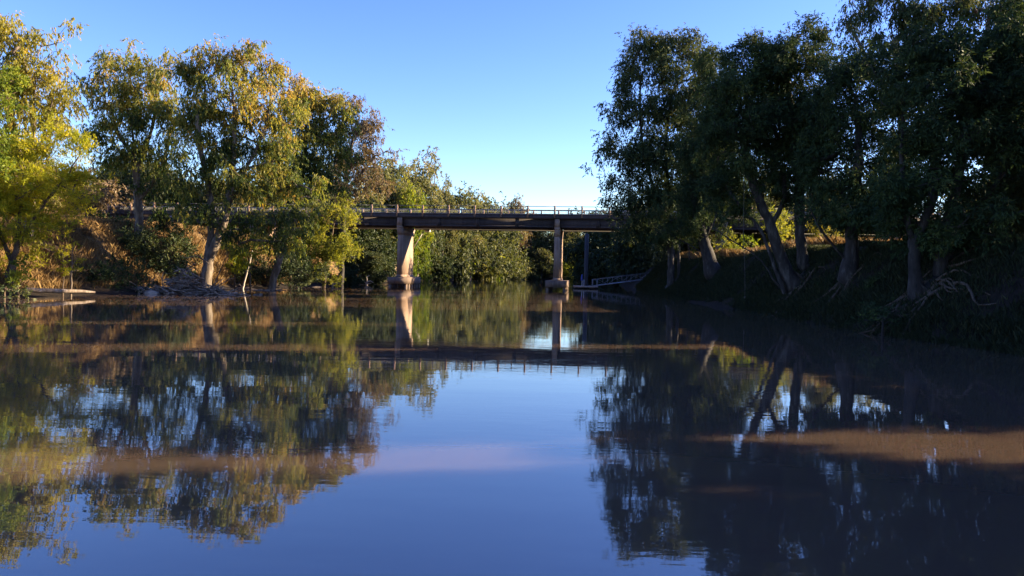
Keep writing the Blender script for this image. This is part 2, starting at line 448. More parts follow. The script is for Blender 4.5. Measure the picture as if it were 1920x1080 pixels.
# ------------------------------------------------------------------ bridge
def build_bridge():
    root = empty("road_bridge", BO, "concrete road bridge on tall blade piers crossing the brown river", "bridge", rz=-BR_A)
    W = 6.6
    U0, U1 = -60.0, 66.0
    piers = [-48.5, -36.5, -15.4, 5.75, 26.9, 48.0]
    ends = [U0] + piers + [U1]
    d = MB()
    d.box(U0, U1, 0.0, W, 9.3, 9.72)
    d.box(U0, U1, -0.02, 0.42, 9.718, 9.9); d.box(U0, U1, W - 0.42, W + 0.02, 9.718, 9.9)
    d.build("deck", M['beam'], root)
    for a, b_ in zip(ends[:-1], ends[1:]):
        for v in (0.35, 2.2, 4.05, 5.85):
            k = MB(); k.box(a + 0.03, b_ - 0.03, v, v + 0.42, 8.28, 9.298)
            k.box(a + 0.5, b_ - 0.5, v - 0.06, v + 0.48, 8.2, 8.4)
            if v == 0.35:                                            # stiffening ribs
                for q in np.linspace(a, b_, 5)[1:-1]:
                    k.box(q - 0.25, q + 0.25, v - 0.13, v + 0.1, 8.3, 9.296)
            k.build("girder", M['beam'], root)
    for u in piers:
        zg = min(ground_z(*(BO + BU * u + BV * v)[:2]) for v in (0.3, 5)) - 0.5
        inwater = zg < -0.4
        z0 = 1.3 if inwater else zg
        p = MB()
        f = 0.36                                                      # half thickness at the top
        def slab(v0, v1, h, za, zb, v0b=None, v1b=None, hb=None):
            v0b = v0 if v0b is None else v0b; v1b = v1 if v1b is None else v1b; hb = h if hb is None else hb
            p.hexa([(u - h, v0, za), (u + h, v0, za), (u + h, v1, za), (u - h, v1, za)],
                   [(u - hb, v0b, zb), (u + hb, v0b, zb), (u + hb, v1b, zb), (u - hb, v1b, zb)])
        slab(0.55, 5.6, 0.42, z0 + 0.35, 7.0, 0.5, 5.7, 0.36)
        slab(0.5, 5.7, 0.36, 7.0, 7.9, 0.02, W - 0.02, 0.36)
        slab(0.02, W - 0.02, 0.36, 7.9, 8.198)
        slab(0.42, 5.85, 0.55, z0, z0 + 0.35, 0.55, 5.6, 0.42)            # flared foot
        slab(0.03, 0.34, 0.33, 8.198, 9.29)                           # pilaster in front of the girder ends
        po = p.build("pier", M['concrete'], root)
        if inwater:
            c = MB(); c.box(u - 1.35, u + 1.35, -0.5, 6.4, 0.42, 1.298)
            c.build("pile_cap", M['shaded_concrete'], po)
            for v in np.linspace(-0.2, 6.1, 6):
                for s in (-1.1, 1.1):
                    q = MB(); q.box(u + s - 0.17, u + s + 0.17, v - 0.17, v + 0.17, -2.6, 0.418)
                    q.build("pile", M['shaded_concrete'], po)
    for u, s in ((U0, -1), (U1, 1)):
        a = MB()
        a.box(u - 0.8 if s < 0 else u + 0.01, u - 0.01 if s < 0 else u + 0.8, -0.4, W + 0.4, 5.5, 9.7)
        for v in (-0.9, W + 0.4):
            a.box(u - 5 if s < 0 else u + 0.4, u - 0.4 if s < 0 else u + 5, v, v + 0.5, 5.5, 9.75)
        a.build("abutment", M['concrete'], root)
    # railings
    sp = 21.15 / 6
    us = [u for u in (5.75 - 0.35 + sp * k for k in range(-18, 18)) if U0 < u < U1]
    pm = MB(); pm.box(-0.11, 0.11, -0.08, 0.12, 9.45, 10.98)
    pmesh = pm.mesh("railing_post", M['rail_post'])
    bm_ = MB()
    for q in np.arange(0.2, sp - 0.1, 0.165):
        bm_.bar((q, 0, 9.9), (q, 0, 10.42), 0.035, 0.035)
    bm_.bar((0.11, 0, 10.44), (sp - 0.11, 0, 10.44), 0.07, 0.09)
    bm_.bar((sp / 2, 0.06, 9.88), (sp / 2, 0.06, 10.5), 0.14, 0.12)
    bmesh_ = bm_.mesh("baluster_panel", M['rail_metal'])
    hm = MB(); hm.bar((0.11, 0, 10.9), (sp - 0.11, 0, 10.9), 0.06, 0.075)
    hmesh = hm.mesh("handrail", M['dark_rail'])
    for v in (0.0, W - 0.1):
        for k, u in enumerate(us):
            link_mesh("railing_post", pmesh, root, (u, v, 0))
            if k < len(us) - 1:
                link_mesh("baluster_panel", bmesh_, root, (u, v + 0.05, 0))
                link_mesh("handrail", hmesh, root, (u, v + 0.02, 0))
    t = MB()
    t.tube([(U0, W - 0.5, 8.1), (U1, W - 0.5, 8.1)], [0.09, 0.09], 8)
    for q in np.arange(U0 + 1, U1, 2.4):
        t.box(q - 0.04, q + 0.04, W - 0.54, W - 0.46, 8.1, 8.3)
    t.build("service_pipe", M['pipe'], root)
    t = MB(); t.box(-13.5, -12.75, 5.9, 6.5, 7.72, 8.02); t.bar((-13.6, 5.9, 7.8), (-14.95, 5.6, 5.4), 0.1, 0.1)
    t.build("drain_outlet", M['pipe'], root)
    return root
build_bridge()

# ------------------------------------------------------------------ trees
def catmull(pts, step):
    P = np.asarray(pts, float)
    if len(P) == 2:
        n = max(2, int(np.linalg.norm(P[1] - P[0]) / step) + 1)
        return P[0] + (P[1] - P[0]) * np.linspace(0, 1, n)[:, None]
    E = np.concatenate([2 * P[:1] - P[1:2], P, 2 * P[-1:] - P[-2:-1]])
    out = []
    for i in range(len(P) - 1):
        p0, p1, p2, p3 = E[i:i + 4]
        n = max(2, int(np.linalg.norm(p2 - p1) / step) + 1)
        t = np.linspace(0, 1, n, endpoint=False)[:, None]
        out.append(0.5 * ((2 * p1) + (p2 - p0) * t + (2 * p0 - 5 * p1 + 4 * p2 - p3) * t ** 2 + (3 * p1 - p0 - 3 * p2 + p3) * t ** 3))
    out.append(P[-1:])
    return np.concatenate(out)

STYLE = {   # leaf length, width, clusters per m3, leaves per cluster, cluster radius, droop (-1 hangs, +1 upward, 0 any way)
    'gum':    dict(l=0.28, w=0.085, cd=1.0, n=104, cr=0.75, droop=-0.9, sag=0.5),
    'wattle': dict(l=0.24, w=0.055, cd=1.9, n=85, cr=0.6, droop=0.25, sag=0.0, flat=0.55),
    'bush':   dict(l=0.22, w=0.09, cd=1.9, n=70, cr=0.5, droop=0.2, sag=0.0),
    'dense':  dict(l=0.2, w=0.06, cd=3.4, n=125, cr=0.5, droop=-0.4, sag=0.2),
    'river':  dict(l=0.28, w=0.09, cd=1.6, n=110, cr=0.8, droop=-0.7, sag=0.3),
    'far':    dict(l=0.42, w=0.16, cd=0.5, n=90, cr=1.0, droop=-0.5, sag=0.3),
}

def leaves(C, cl, st, rng, tb, tint_shift):
    """Leaf blades around the cluster centres C; one kite-shaped quad each."""
    n = int(st['n'])
    N_ = len(C) * n
    cidx = np.repeat(np.arange(len(C)), n)
    # leaves sit along short sprays: each cluster carries m twiglets that hang, spread or rise
    m = max(3, n // 9)
    nt_ = len(C) * m
    tw = (cidx * m + rng.randint(0, m, N_))
    dr = st['droop']
    cr_t = np.repeat(st['cr'] * rng.uniform(0.6, 1.35, len(C)), m)
    s0 = np.clip(rng.normal(0, 0.36, (nt_, 3)), -.8, .8) * cr_t[:, None]
    if 'flat' in st:
        s0[:, 2] *= st['flat']
    td = rng.normal(0, 1, (nt_, 3)); td /= np.linalg.norm(td, axis=1, keepdims=True)
    td = td * (1 - 0.35 * abs(dr)) + s0 / np.maximum(np.linalg.norm(s0, axis=1, keepdims=True), 1e-6) * 0.5
    td[:, 2] += dr * 1.0
    td /= np.linalg.norm(td, axis=1, keepdims=True)
    tl = cr_t * rng.uniform(0.55, 1.3, nt_) * st.get('spray', 1.0)
    t_ = rng.uniform(0, 1, N_) ** 0.8
    off = s0[tw] + td[tw] * (tl[tw] * t_)[:, None] + rng.normal(0, 0.045, (N_, 3))
    off[:, 2] -= st['sag'] * 0.35 * t_ ** 2 * cr_t[tw]
    p = C[cidx] + off
    d = rng.normal(0, 1, (N_, 3))
    d /= np.linalg.norm(d, axis=1, keepdims=True)
    d = d * (0.85 - abs(dr) * 0.35) + td[tw] * 0.7
    d[:, 2] += dr * 0.7
    d /= np.linalg.norm(d, axis=1, keepdims=True)
    s = np.cross(d, rng.normal(0, 1, (N_, 3)))
    s /= np.maximum(np.linalg.norm(s, axis=1, keepdims=True), 1e-6)
    ln = (st['l'] * rng.uniform(0.5, 1.4, N_))[:, None]
    wd = (st['w'] * rng.uniform(0.7, 1.3, N_))[:, None]
    v = np.empty((N_, 4, 3))
    v[:, 0] = p
    v[:, 1] = p + d * ln * 0.42 + s * wd * 0.5
    v[:, 2] = p + d * ln
    v[:, 3] = p + d * ln * 0.42 - s * wd * 0.5
    ct = np.clip(rng.normal(0.42, 0.2, len(C)) + tb, 0, 1)
    tint = np.clip(ct[cidx] + rng.normal(0, 0.1, nt_)[tw] + rng.normal(0, 0.09, N_) + tint_shift, 0, 1)
    return v.reshape(-1, 3), np.arange(N_ * 4).reshape(-1, 4), tint

def grow(stems, blobs, style, rng, base_r, tops=0.0, dens=1.0, bare=0.0, over=None):
    """stems: polylines (world), the first starts on the ground; blobs: (centre, radii[, density]).
    Returns mesh arrays for the wood and for the leaves."""
    st = dict(STYLE[style]); st.update(over or {})
    pos, par = [], []
    def push(p, parent):
        pos.append(np.array(p, float)); par.append(parent); return len(pos) - 1
    def path(pts, start, jit):
        cur = start
        n = len(pts)
        w = rng.normal(0, jit, (n, 3))
        for i in range(n):
            k = min(1.0, i / 3.0) * min(1.0, (n - 1 - i) / 2.0 + 0.3)
            cur = push(pts[i] + w[i] * k, cur)
        return cur
    fixed = {}
    for si, s in enumerate(stems):
        pts = catmull(s, 0.5)
        if si == 0:
            a = push(pts[0], -1)
        else:
            A = np.array(pos)
            a = int(np.argmin(np.linalg.norm(A - pts[0], axis=1)))
            if np.linalg.norm(A[a] - pts[0]) > 0.5:
                a = push(pts[0], 0)
        s0 = len(pos)
        path(pts[1:], a, 0.035)
    allC, allT = [], []
    order = sorted(range(len(blobs)), key=lambda i: np.min(np.linalg.norm(np.array(pos) - blobs[i][0], axis=1)))
    zlo = min(b[0][2] - b[1][2] for b in blobs); zhi = max(b[0][2] + b[1][2] for b in blobs)
    for bi in order:
        c, r = np.array(blobs[bi][0], float), np.array(blobs[bi][1], float)
        bd = blobs[bi][2] if len(blobs[bi]) > 2 else 1.0
        c = c + rng.normal(0, 0.1, 3) * r
        r = r * rng.uniform(0.75, 1.22) * rng.uniform(0.9, 1.1, 3)
        A = np.array(pos)
        dv = A - c
        cost = np.linalg.norm(dv, axis=1) + np.maximum(0, dv[:, 2] + 0.3 * r[2]) * 1.6
        cost[:2] += 5
        a = int(np.argmin(cost))
        p0 = A[a]; mid = (p0 + c) / 2 + np.array([0, 0, 0.12 * np.linalg.norm(c - p0)]) + rng.normal(0, 0.25, 3)
        path(catmull([p0, mid, c], 0.5)[1:], a, 0.1)
        vol = 4.19 * r[0] * r[1] * r[2]
        n = max(3, int(vol * st['cd'] * dens * bd))
        u = rng.normal(0, 1, (n, 3)); u /= np.linalg.norm(u, axis=1, keepdims=True)
        q = rng.uniform(0.12, 1, n) ** 0.45
        C = c + u * (q * rng.uniform(0.85, 1.12, n))[:, None] * r
        ns = max(4, int(n / 9))
        su = rng.normal(0, 1, (ns, 3)); su /= np.linalg.norm(su, axis=1, keepdims=True)
        sub = c + su * (np.where(rng.uniform(0, 1, ns) < .2, rng.uniform(1.0, 1.45, ns), rng.uniform(0.35, 1.1, ns)))[:, None] * r
        pick = rng.randint(0, ns, n)
        k = rng.uniform(0, 1, n) < st.get('clump', 0.72)
        sc_ = np.minimum(r * 0.2, st['cr'] * 0.75)
        C[k] = (sub[pick] + rng.normal(0, 1, (n, 3)) * sc_)[k]
        stn = rng.normal(0, 0.13, ns)
        Tc = np.where(k, stn[pick], 0.0)
        # leave a few holes so that light and sky come through
        holes = c + rng.normal(0, 0.55, (3, 3)) * r
        keep = np.ones(n, bool)
        for h in holes:
            keep &= np.linalg.norm((C - h) / r, axis=1) > 0.3
        C, Tc = C[keep], Tc[keep]
        o_ = np.argsort(np.linalg.norm(C - c, axis=1))
        C, Tc = C[o_], Tc[o_]
        for p in C:
            A = np.array(pos) if len(pos) < 400 else np.array(pos[-1600:])
            o = len(pos) - len(A)
            dv = A - p
            k = int(np.argmin(np.linalg.norm(dv, axis=1) + np.maximum(0, dv[:, 2]) * 0.8)) + o
            p0 = pos[k]
            L_ = np.linalg.norm(p - p0)
            if L_ > 0.25:
                mid = (p0 + p) / 2 + rng.normal(0, 0.1 * L_, 3) + np.array([0, 0, 0.08 * L_])
                push(p, push(mid, k))
        allC.append(C)
        allT.append(tops * ((C[:, 2] - zlo) / max(zhi - zlo, 0.1) - 0.45) + rng.normal(0, 0.07) + Tc)  # height tint: sunlit crown tops put into the leaf colour
    C = np.concatenate(allC); T = np.concatenate(allT)
    pos = np.array(pos); par = np.array(par)
    cnt = np.zeros(len(pos))
    haskid = np.zeros(len(pos), bool); haskid[par[par >= 0]] = True
    cnt[~haskid] = 1
    for i in range(len(pos) - 1, 0, -1):
        if par[i] >= 0:
            cnt[par[i]] += cnt[i]
    rad = np.maximum(base_r * (cnt / cnt[0]) ** 0.58, 0.011)
    # smooth out the sudden steps where limbs leave, and flare the foot
    zb = pos[0, 2]
    rad *= (1 + 0.8 * np.exp(-np.maximum(0, pos[:, 2] - zb) / 0.45)) * np.clip(1 + rng.normal(0, 0.07, len(rad)), .8, 1.25)
    kids = [[] for _ in pos]
    for i in range(1, len(pos)):
        if par[i] >= 0:
            kids[par[i]].append(i)
    V, F, off = [], [], 0
    todo = [(-1, 0)]
    while todo:
        a, b = todo.pop()
        chain = ([a] if a >= 0 else []) + [b]
        while kids[chain[-1]]:
            ks = sorted(kids[chain[-1]], key=lambda i: -rad[i])
            for x in ks[1:]:
                todo.append((chain[-1], x))
            chain.append(ks[0])
        if len(chain) < 2:
            continue
        rr = rad[chain].copy()
        if a >= 0:
            rr[0] = min(rr[0], rr[1] * 1.25)
        sides = 10 if rr.max() > 0.15 else (6 if rr.max() > 0.05 else 4)
        v, f = tube_arrays(pos[chain], rr, sides)
        V.append(v); F.append(f + off); off += len(v)
    wood = (np.concatenate(V), np.concatenate(F))
    if bare > 0:
        k = rng.uniform(0, 1, len(C)) > bare
        C, T = C[k], T[k]
    lv = leaves(C, None, st, rng, T, 0.0)
    return wood, lv

def tree_object(name, base, wood, lv, bark, leaf, label, cat, group=None, crown="crown", trunk="trunk"):
    root = empty(name, base, label, cat, group)
    b = np.asarray(base)
    link_mesh(trunk, np_mesh(trunk, wood[0] - b, wood[1], bark, smooth=True), root)
    link_mesh(crown, np_mesh(crown, lv[0] - b, lv[1], leaf, tint=lv[2]), root)
    return root

SEED = [100]
def photo_tree(name, label, cat, D, base_px, stems_px, blobs_px, style, bark, leaf, base_r=0.3, tops=0.0, dens=1.0,
               depth=1.0, bare=0.0, group=None, over=None, bury=0.15):
    """Places a tree from the photograph: everything gets the tree's own distance D, real size and thickness."""
    SEED[0] += 1
    rng = np.random.RandomState(SEED[0])
    b = at(base_px[0], base_px[1], D)
    b[2] = ground_z(b[0], b[1]) - bury
    stems = []
    for i, s in enumerate(stems_px):
        pts = [at(q[0], q[1], D + (q[2] if len(q) > 2 else 0)) for q in s]
        stems.append([b] + pts if i == 0 else pts)
    for s in stems[1:]:                                                # side stems that start at the foot stand on the ground too
        if s[0][2] < b[2] + 0.8:
            s[0][2] = ground_z(s[0][0], s[0][1]) - bury
    blobs = []
    for q in blobs_px:
        px, py, rx, ry = q[:4]
        dd = (q[4] if len(q) > 4 else rng.uniform(-1, 1) * 0.9) 
        k = D / FPX
        c = at(px, py, D + dd)
        rz = max(rx * k * depth, 0.6)
        blobs.append((c, (rx * k, rz, ry * k), q[5] if len(q) > 5 else 1.0))
    wood, lv = grow(stems, blobs, style, rng, base_r, tops, dens, bare, over)
    return tree_object(name, b, wood, lv, bark, leaf, label, cat, group)

# ---- left bank
photo_tree("gum_tree", "tall golden gum with pale trunks at the left edge behind the yellow feathery wattle", "tree", 57, (52, 470),
    [[(56, 400), (60, 320), (62, 240), (66, 160), (72, 100)], [(60, 330), (85, 240), (100, 170)], [(58, 380), (30, 270), (18, 180), (15, 110)]],
    [(25, 75, 55, 38), (75, 65, 40, 30), (120, 70, 40, 32, 0, .7), (50, 130, 60, 48), (115, 150, 38, 40, 0, .6), (15, 190, 50, 60), (80, 200, 50, 45),
     (130, 220, 30, 30, 0, .7), (30, 270, 60, 50), (-40, 120, 60, 70), (-50, 240, 60, 60)],
    'gum', M['gum_bark'], M['gold_leaf'], 0.34, tops=0.25, dens=1.15)
photo_tree("wattle_tree", "yellow-green feathery wattle spreading over the bank at the left edge", "tree", 49, (14, 532),
    [[(22, 500), (30, 470), (34, 430), (40, 370), (46, 320)], [(30, 470), (70, 400), (110, 350), (150, 290)], [(24, 495), (0, 440), (-20, 380)]],
    [(20, 320, 65, 45), (85, 310, 50, 40), (130, 285, 40, 32), (150, 262, 26, 18, 0, .7), (60, 375, 75, 45), (125, 360, 42, 40), (15, 420, 60, 45), (80, 430, 50, 38),
     (-50, 350, 70, 70), (-40, 440, 60, 45), (35, 270, 45, 30), (112, 240, 30, 25, 0, .7)],
    'wattle', M['brown_bark'], M['wattle_leaf'], 0.24, tops=0.2, dens=0.95)
photo_tree("young_tree", "bright green leafy young tree clipped by the left edge in front of the golden gum", "tree", 45, (-45, 540),
    [[(-40, 450), (-30, 330), (-10, 230), (5, 180)]],
    [(5, 150, 38, 35), (20, 190, 35, 30), (-30, 190, 50, 50), (-20, 240, 45, 35), (-40, 300, 50, 40)],
    'bush', M['brown_bark'], M['bright_leaf'], 0.16, dens=0.9)
photo_tree("scrub_tree", "small brownish sparse tree in the gap between the wattle and the tall gum", "tree", 84, (165, 440),
    [[(165, 420), (163, 380), (165, 340)]],
    [(160, 345, 28, 30), (175, 380, 28, 30), (150, 395, 25, 25), (165, 415, 30, 18), (130, 410, 26, 22)],
    'gum', M['grey_bark'], M['rust_leaf'], 0.14, dens=1.3)
photo_tree("gum_tree", "slender grey-trunked gum with an upright crown, second tall tree from the left", "tree", 68, (262, 480),
    [[(262, 440), (259, 400), (256, 330), (250, 260), (238, 190), (232, 130)], [(257, 320), (285, 240), (296, 170)], [(258, 380), (300, 320), (318, 250), (322, 200)], [(255, 300), (222, 250), (205, 190)]],
    [(232, 98, 48, 28), (200, 125, 34, 35), (285, 118, 42, 34), (318, 150, 25, 35), (190, 185, 26, 30), (235, 165, 48, 40), (292, 185, 45, 45), (205, 235, 36, 38, 0, .8),
     (255, 235, 45, 40), (318, 235, 32, 45), (232, 290, 42, 38), (290, 290, 45, 42), (190, 262, 20, 18, 0, .6), (270, 345, 40, 30, 0, .7), (318, 330, 32, 40), (295, 392, 24, 24, -1.5, .8), (332, 280, 24, 40), (250, 340, 34, 34, 1, .8), (175, 150, 16, 18, 0, .7), (340, 385, 22, 28)],
    'gum', M['gum_bark'], M['gum_leaf'], 0.36, tops=0.6, dens=0.95)
photo_tree("gum_tree", "broad leaning gum above the driftwood heap, largest crown on the left bank", "tree", 64, (384, 512),
    [[(392, 488), (403, 460), (420, 412), (430, 360), (438, 290), (440, 210), (430, 150)], [(428, 370), (470, 300), (500, 230), (510, 160)], [(384, 500), (396, 430), (392, 360), (378, 290), (370, 210)],
     [(435, 320), (520, 300), (560, 280)]],
    [(355, 150, 38, 42), (400, 118, 48, 32), (455, 112, 48, 30), (505, 128, 42, 32), (365, 215, 45, 45), (425, 180, 52, 45), (490, 190, 52, 45), (400, 270, 55, 48),
     (470, 265, 58, 50), (530, 250, 42, 50), (370, 330, 42, 45), (440, 345, 55, 48), (505, 340, 52, 48), (550, 335, 35, 45), (400, 400, 40, 32, -1, .8), (470, 415, 48, 36, -1), (530, 410, 40, 40, -1), (350, 385, 26, 34), (335, 250, 26, 50), (340, 310, 26, 40), (425, 100, 30, 18), (385, 98, 24, 16), (440, 440, 30, 22, -1.5), (490, 450, 32, 20, -1.5), (545, 445, 30, 22, -1.5), (575, 400, 30, 40), (580, 350, 28, 40)],
    'gum', M['gum_bark'], M['gum_leaf'], 0.5, tops=0.55, dens=1.0)
photo_tree("gum_tree", "gum with pale leaning trunk and golden top, right of the broad leaning gum", "tree", 73, (505, 520),
    [[(522, 490), (540, 450), (550, 410), (562, 350), (572, 280), (575, 220)], [(552, 400), (600, 330), (625, 270)]],
    [(545, 170, 42, 32), (590, 180, 40, 32), (625, 190, 28, 30), (560, 220, 45, 40), (612, 235, 42, 42), (575, 285, 48, 45), (630, 290, 34, 40), (590, 345, 42, 38), (545, 300, 40, 40), (640, 340, 25, 28)],
    'gum', M['gum_bark'], M['gum_leaf'], 0.36, tops=0.55, dens=1.0)
photo_tree("gum_tree", "rusty brown gum with thin drooping crown left of the bridge rail", "tree", 88, (640, 505),
    [[(642, 460), (645, 400), (650, 330), (660, 270), (668, 220)], [(648, 360), (690, 310), (712, 280)]],
    [(665, 200, 28, 22), (690, 225, 24, 26), (655, 245, 38, 34), (695, 270, 26, 26), (670, 300, 36, 30), (706, 310, 20, 20, 0, .7), (650, 345, 34, 30), (690, 350, 30, 26), (735, 292, 16, 16, 0, .8), (722, 340, 20, 28, 0, .7)],
    'gum', M['grey_bark'], M['rust_leaf'], 0.3, dens=1.5)
photo_tree("wattle_tree", "bright yellow-green wattle in front of the left end of the bridge girder", "tree", 84, (606, 530),
    [[(610, 500), (618, 460), (626, 420), (630, 390)], [(612, 490), (580, 470), (560, 450)], [(614, 480), (645, 460), (660, 445)]],
    [(635, 378, 28, 20), (628, 405, 30, 22), (610, 430, 32, 24), (645, 452, 30, 20), (600, 460, 34, 24), (635, 480, 34, 20), (575, 478, 28, 26), (605, 502, 36, 18, -1), (655, 470, 20, 16)],
    'bush', M['brown_bark'], M['olive_leaf'], 0.2, dens=1.2, tops=0.3)
photo_tree("wattle_shrub", "low yellow wattle shrub between the leaning gum trunks", "shrub", 72, (470, 520),
    [[(468, 500), (462, 470)], [(470, 505), (490, 480)]],
    [(455, 450, 26, 22), (480, 462, 28, 22), (505, 450, 24, 26), (440, 470, 18, 14, 0, .7)],
    'bush', M['brown_bark'], M['wattle_leaf'], 0.08, dens=1.0)
photo_tree("round_shrub", "dark round shrub standing at the foot of the pale leaning trunk", "shrub", 79, (545, 535),
    [[(545, 515), (550, 490)]],
    [(540, 505, 30, 18), (565, 512, 30, 16), (520, 515, 24, 12), (550, 488, 26, 16)],
    'bush', M['brown_bark'], M['far_dark_leaf'], 0.08, dens=1.2)
photo_tree("round_shrub", "dark shrub hanging to the water between the dead stem and the bright wattle", "shrub", 82, (500, 538),
    [[(500, 520), (503, 500)]], [(485, 505, 26, 16), (515, 508, 30, 18), (500, 522, 34, 10), (540, 525, 28, 9)],
    'bush', M['brown_bark'], M['far_dark_leaf'], 0.08, dens=1.1)
photo_tree("small_tree", "small dark tree on a thin stem below the left end of the bridge", "tree", 70, (213, 492),
    [[(213, 470), (212, 450), (210, 425)]],
    [(205, 418, 30, 20), (232, 430, 26, 24), (195, 445, 26, 16), (222, 455, 26, 14), (180, 440, 14, 12)],
    'bush', M['dark_bark'], M['dark_leaf'], 0.09, dens=1.1)
photo_tree("bank_shrub", "dense dark shrub behind the driftwood heap", "shrub", 66, (300, 525),
    [[(298, 505), (292, 480), (285, 450)], [(302, 510), (325, 480), (335, 450)]],
    [(258, 448, 36, 34), (300, 438, 38, 36), (338, 445, 28, 32), (262, 492, 38, 28), (312, 485, 38, 26), (345, 470, 20, 24), (280, 465, 40, 34), (240, 470, 24, 26), (300, 512, 34, 14)],
    'bush', M['dark_bark'], M['far_dark_leaf'], 0.1, dens=1.2, depth=.7)
photo_tree("bank_shrub", "low shaded shrub at the waterline left of the driftwood heap", "shrub", 62, (215, 530),
    [[(214, 515), (212, 500)]], [(195, 512, 28, 14), (228, 512, 30, 16), (252, 525, 22, 10)],
    'bush', M['dark_bark'], M['dark_leaf'], 0.06, dens=1.1)
photo_tree("casuarina_tree", "dark conical tree behind the left end of the bridge railing", "tree", 118, (215, 445),
    [[(215, 420), (217, 380), (220, 330)]],
    [(218, 340, 26, 22), (240, 352, 26, 22), (205, 362, 26, 18), (228, 378, 36, 18), (185, 385, 18, 14)],
    'far', M['dark_bark'], M['dark_leaf'], 0.2, dens=4.0, over=dict(l=.4, w=.15))
photo_tree("sapling", "spindly sapling with tufted leaves standing on the grassy left bank", "sapling", 50, (133, 535),
    [[(134, 510), (135, 480), (137, 460)], [(134, 500), (146, 485)]],
    [(137, 462, 7, 6, 0, 4), (147, 490, 8, 7, 0, 5), (140, 505, 6, 6, 0, 3)],
    'bush', M['gum_bark'], M['wattle_leaf'], 0.05, over=dict(cr=.2, n=14, w=.06))
photo_tree("sapling", "yellow-green leafy sapling beside the spindly one on the grassy left bank", "sapling", 50.6, (118, 530),
    [[(118, 505), (119, 485)]], [(119, 483, 6, 9, 0, 5), (117, 503, 9, 8, 0, 5), (124, 508, 8, 7, 0, 4)],
    'bush', M['brown_bark'], M['wattle_leaf'], 0.04, over=dict(cr=.22, n=26))
photo_tree("round_shrub", "small green shrub at the foot of the leftmost trunk", "shrub", 46.5, (34, 545),
    [[(34, 530), (35, 515)]], [(30, 512, 14, 12, 0, 2), (42, 522, 13, 9, 0, 2), (24, 525, 12, 8, 0, 2)],
    'bush', M['brown_bark'], M['bright_leaf'], 0.05, over=dict(cr=.3))

for nm, lb, D, bp, bl, lf in [
 ("bank_shrub", "dark shrub on the slope right of the small dark tree", 71, (245, 500), [(235, 478, 22, 16), (258, 470, 22, 20), (246, 495, 26, 14)], 'far_dark_leaf'),
 ("bank_shrub", "shaded shrub low on the bank between the sapling and the round waterline shrub", 57, (168, 530), [(160, 505, 22, 16), (182, 512, 22, 14), (172, 525, 28, 9)], 'far_dark_leaf'),
 ("bank_shrub", "dark brush behind the small dark tree below the bridge end", 78, (190, 480), [(172, 455, 24, 18), (200, 462, 26, 18), (185, 475, 26, 12), (228, 455, 24, 20)], 'far_dark_leaf'),
 ("bank_shrub", "dark leafy brush under the leaning gum beside its foot", 70, (365, 505), [(350, 470, 18, 18), (362, 490, 18, 12)], 'far_dark_leaf'),
 ("dry_shrub", "brownish dry bush above the lit grass behind the saplings", 62, (140, 470), [(128, 448, 20, 16), (152, 445, 22, 18), (140, 465, 26, 10)], 'rust_leaf'),
 ("dry_shrub", "orange dry bush on the lit grass behind the leftmost trunk", 56, (85, 490), [(72, 468, 18, 14), (95, 472, 18, 14)], 'gold_leaf'),
 ("bank_shrub", "dark brush at the waterline in front of the leftmost trunk", 45, (8, 560), [(0, 540, 24, 14), (25, 545, 18, 9)], 'far_dark_leaf'),
 ("bank_shrub", "yellowish shrub with hanging leaves right of the leaning gum foot", 69, (440, 520), [(432, 470, 20, 16), (450, 480, 20, 18), (440, 498, 18, 10)], 'wattle_leaf'),
 ("bank_shrub", "dark shrub in the hollow behind the slim dead stem", 80, (470, 520), [(455, 500, 20, 14), (480, 496, 22, 16), (470, 515, 30, 10)], 'far_dark_leaf'),
 ("bank_shrub", "broad dark brush added to darken the shaded grass between the mud log and the driftwood heap", 59, (215, 540), [(190, 498, 34, 20), (232, 500, 34, 22), (210, 520, 44, 14), (258, 525, 30, 13), (168, 528, 24, 9)], 'dark_leaf'),  # added brush, stands in for grass lying in shade
 ("bank_shrub", "dark brush behind the driftwood heap, left of the leaning gum foot", 63.5, (350, 520), [(335, 505, 22, 12), (356, 500, 18, 14)], 'dark_leaf'),
]:
    photo_tree(nm, lb, "shrub", D, bp, [[(bp[0], bp[1] - 14), (bl[0][0], bl[0][1] + 4)]], bl, 'bush', M['brown_bark'], M[lf], 0.05, dens=1.0)
# ---- right bank
photo_tree("gum_tree", "tall gum with olive top at the right end of the bridge", "tree", 80, (1258, 525),
    [[(1258, 480), (1254, 420), (1250, 340), (1250, 250), (1262, 170), (1275, 110)], [(1254, 430), (1225, 350), (1205, 270), (1200, 180), (1205, 120)], [(1272, 520), (1274, 450), (1285, 360), (1300, 280), (1305, 200)], [(1250, 380), (1190, 350), (1150, 310)]],
    [(1205, 92, 38, 26), (1250, 80, 30, 26), (1285, 75, 36, 28), (1305, 110, 26, 28), (1178, 130, 30, 32), (1235, 140, 45, 36), (1290, 155, 36, 36), (1160, 195, 32, 36), (1210, 210, 46, 40), (1270, 215, 46, 42),
     (1145, 265, 26, 32), (1190, 285, 46, 42), (1250, 290, 50, 45), (1308, 270, 40, 45), (1120, 308, 18, 14, 0, .6), (1140, 330, 32, 26, 0, .8), (1195, 355, 46, 36), (1255, 365, 46, 40), (1150, 378, 28, 24), (1305, 350, 40, 40), (1190, 410, 36, 22), (1240, 430, 40, 25), (1295, 420, 36, 30)],
    'river', M['grey_bark'], M['river_leaf'], 0.42, tops=0.5, dens=1.05)
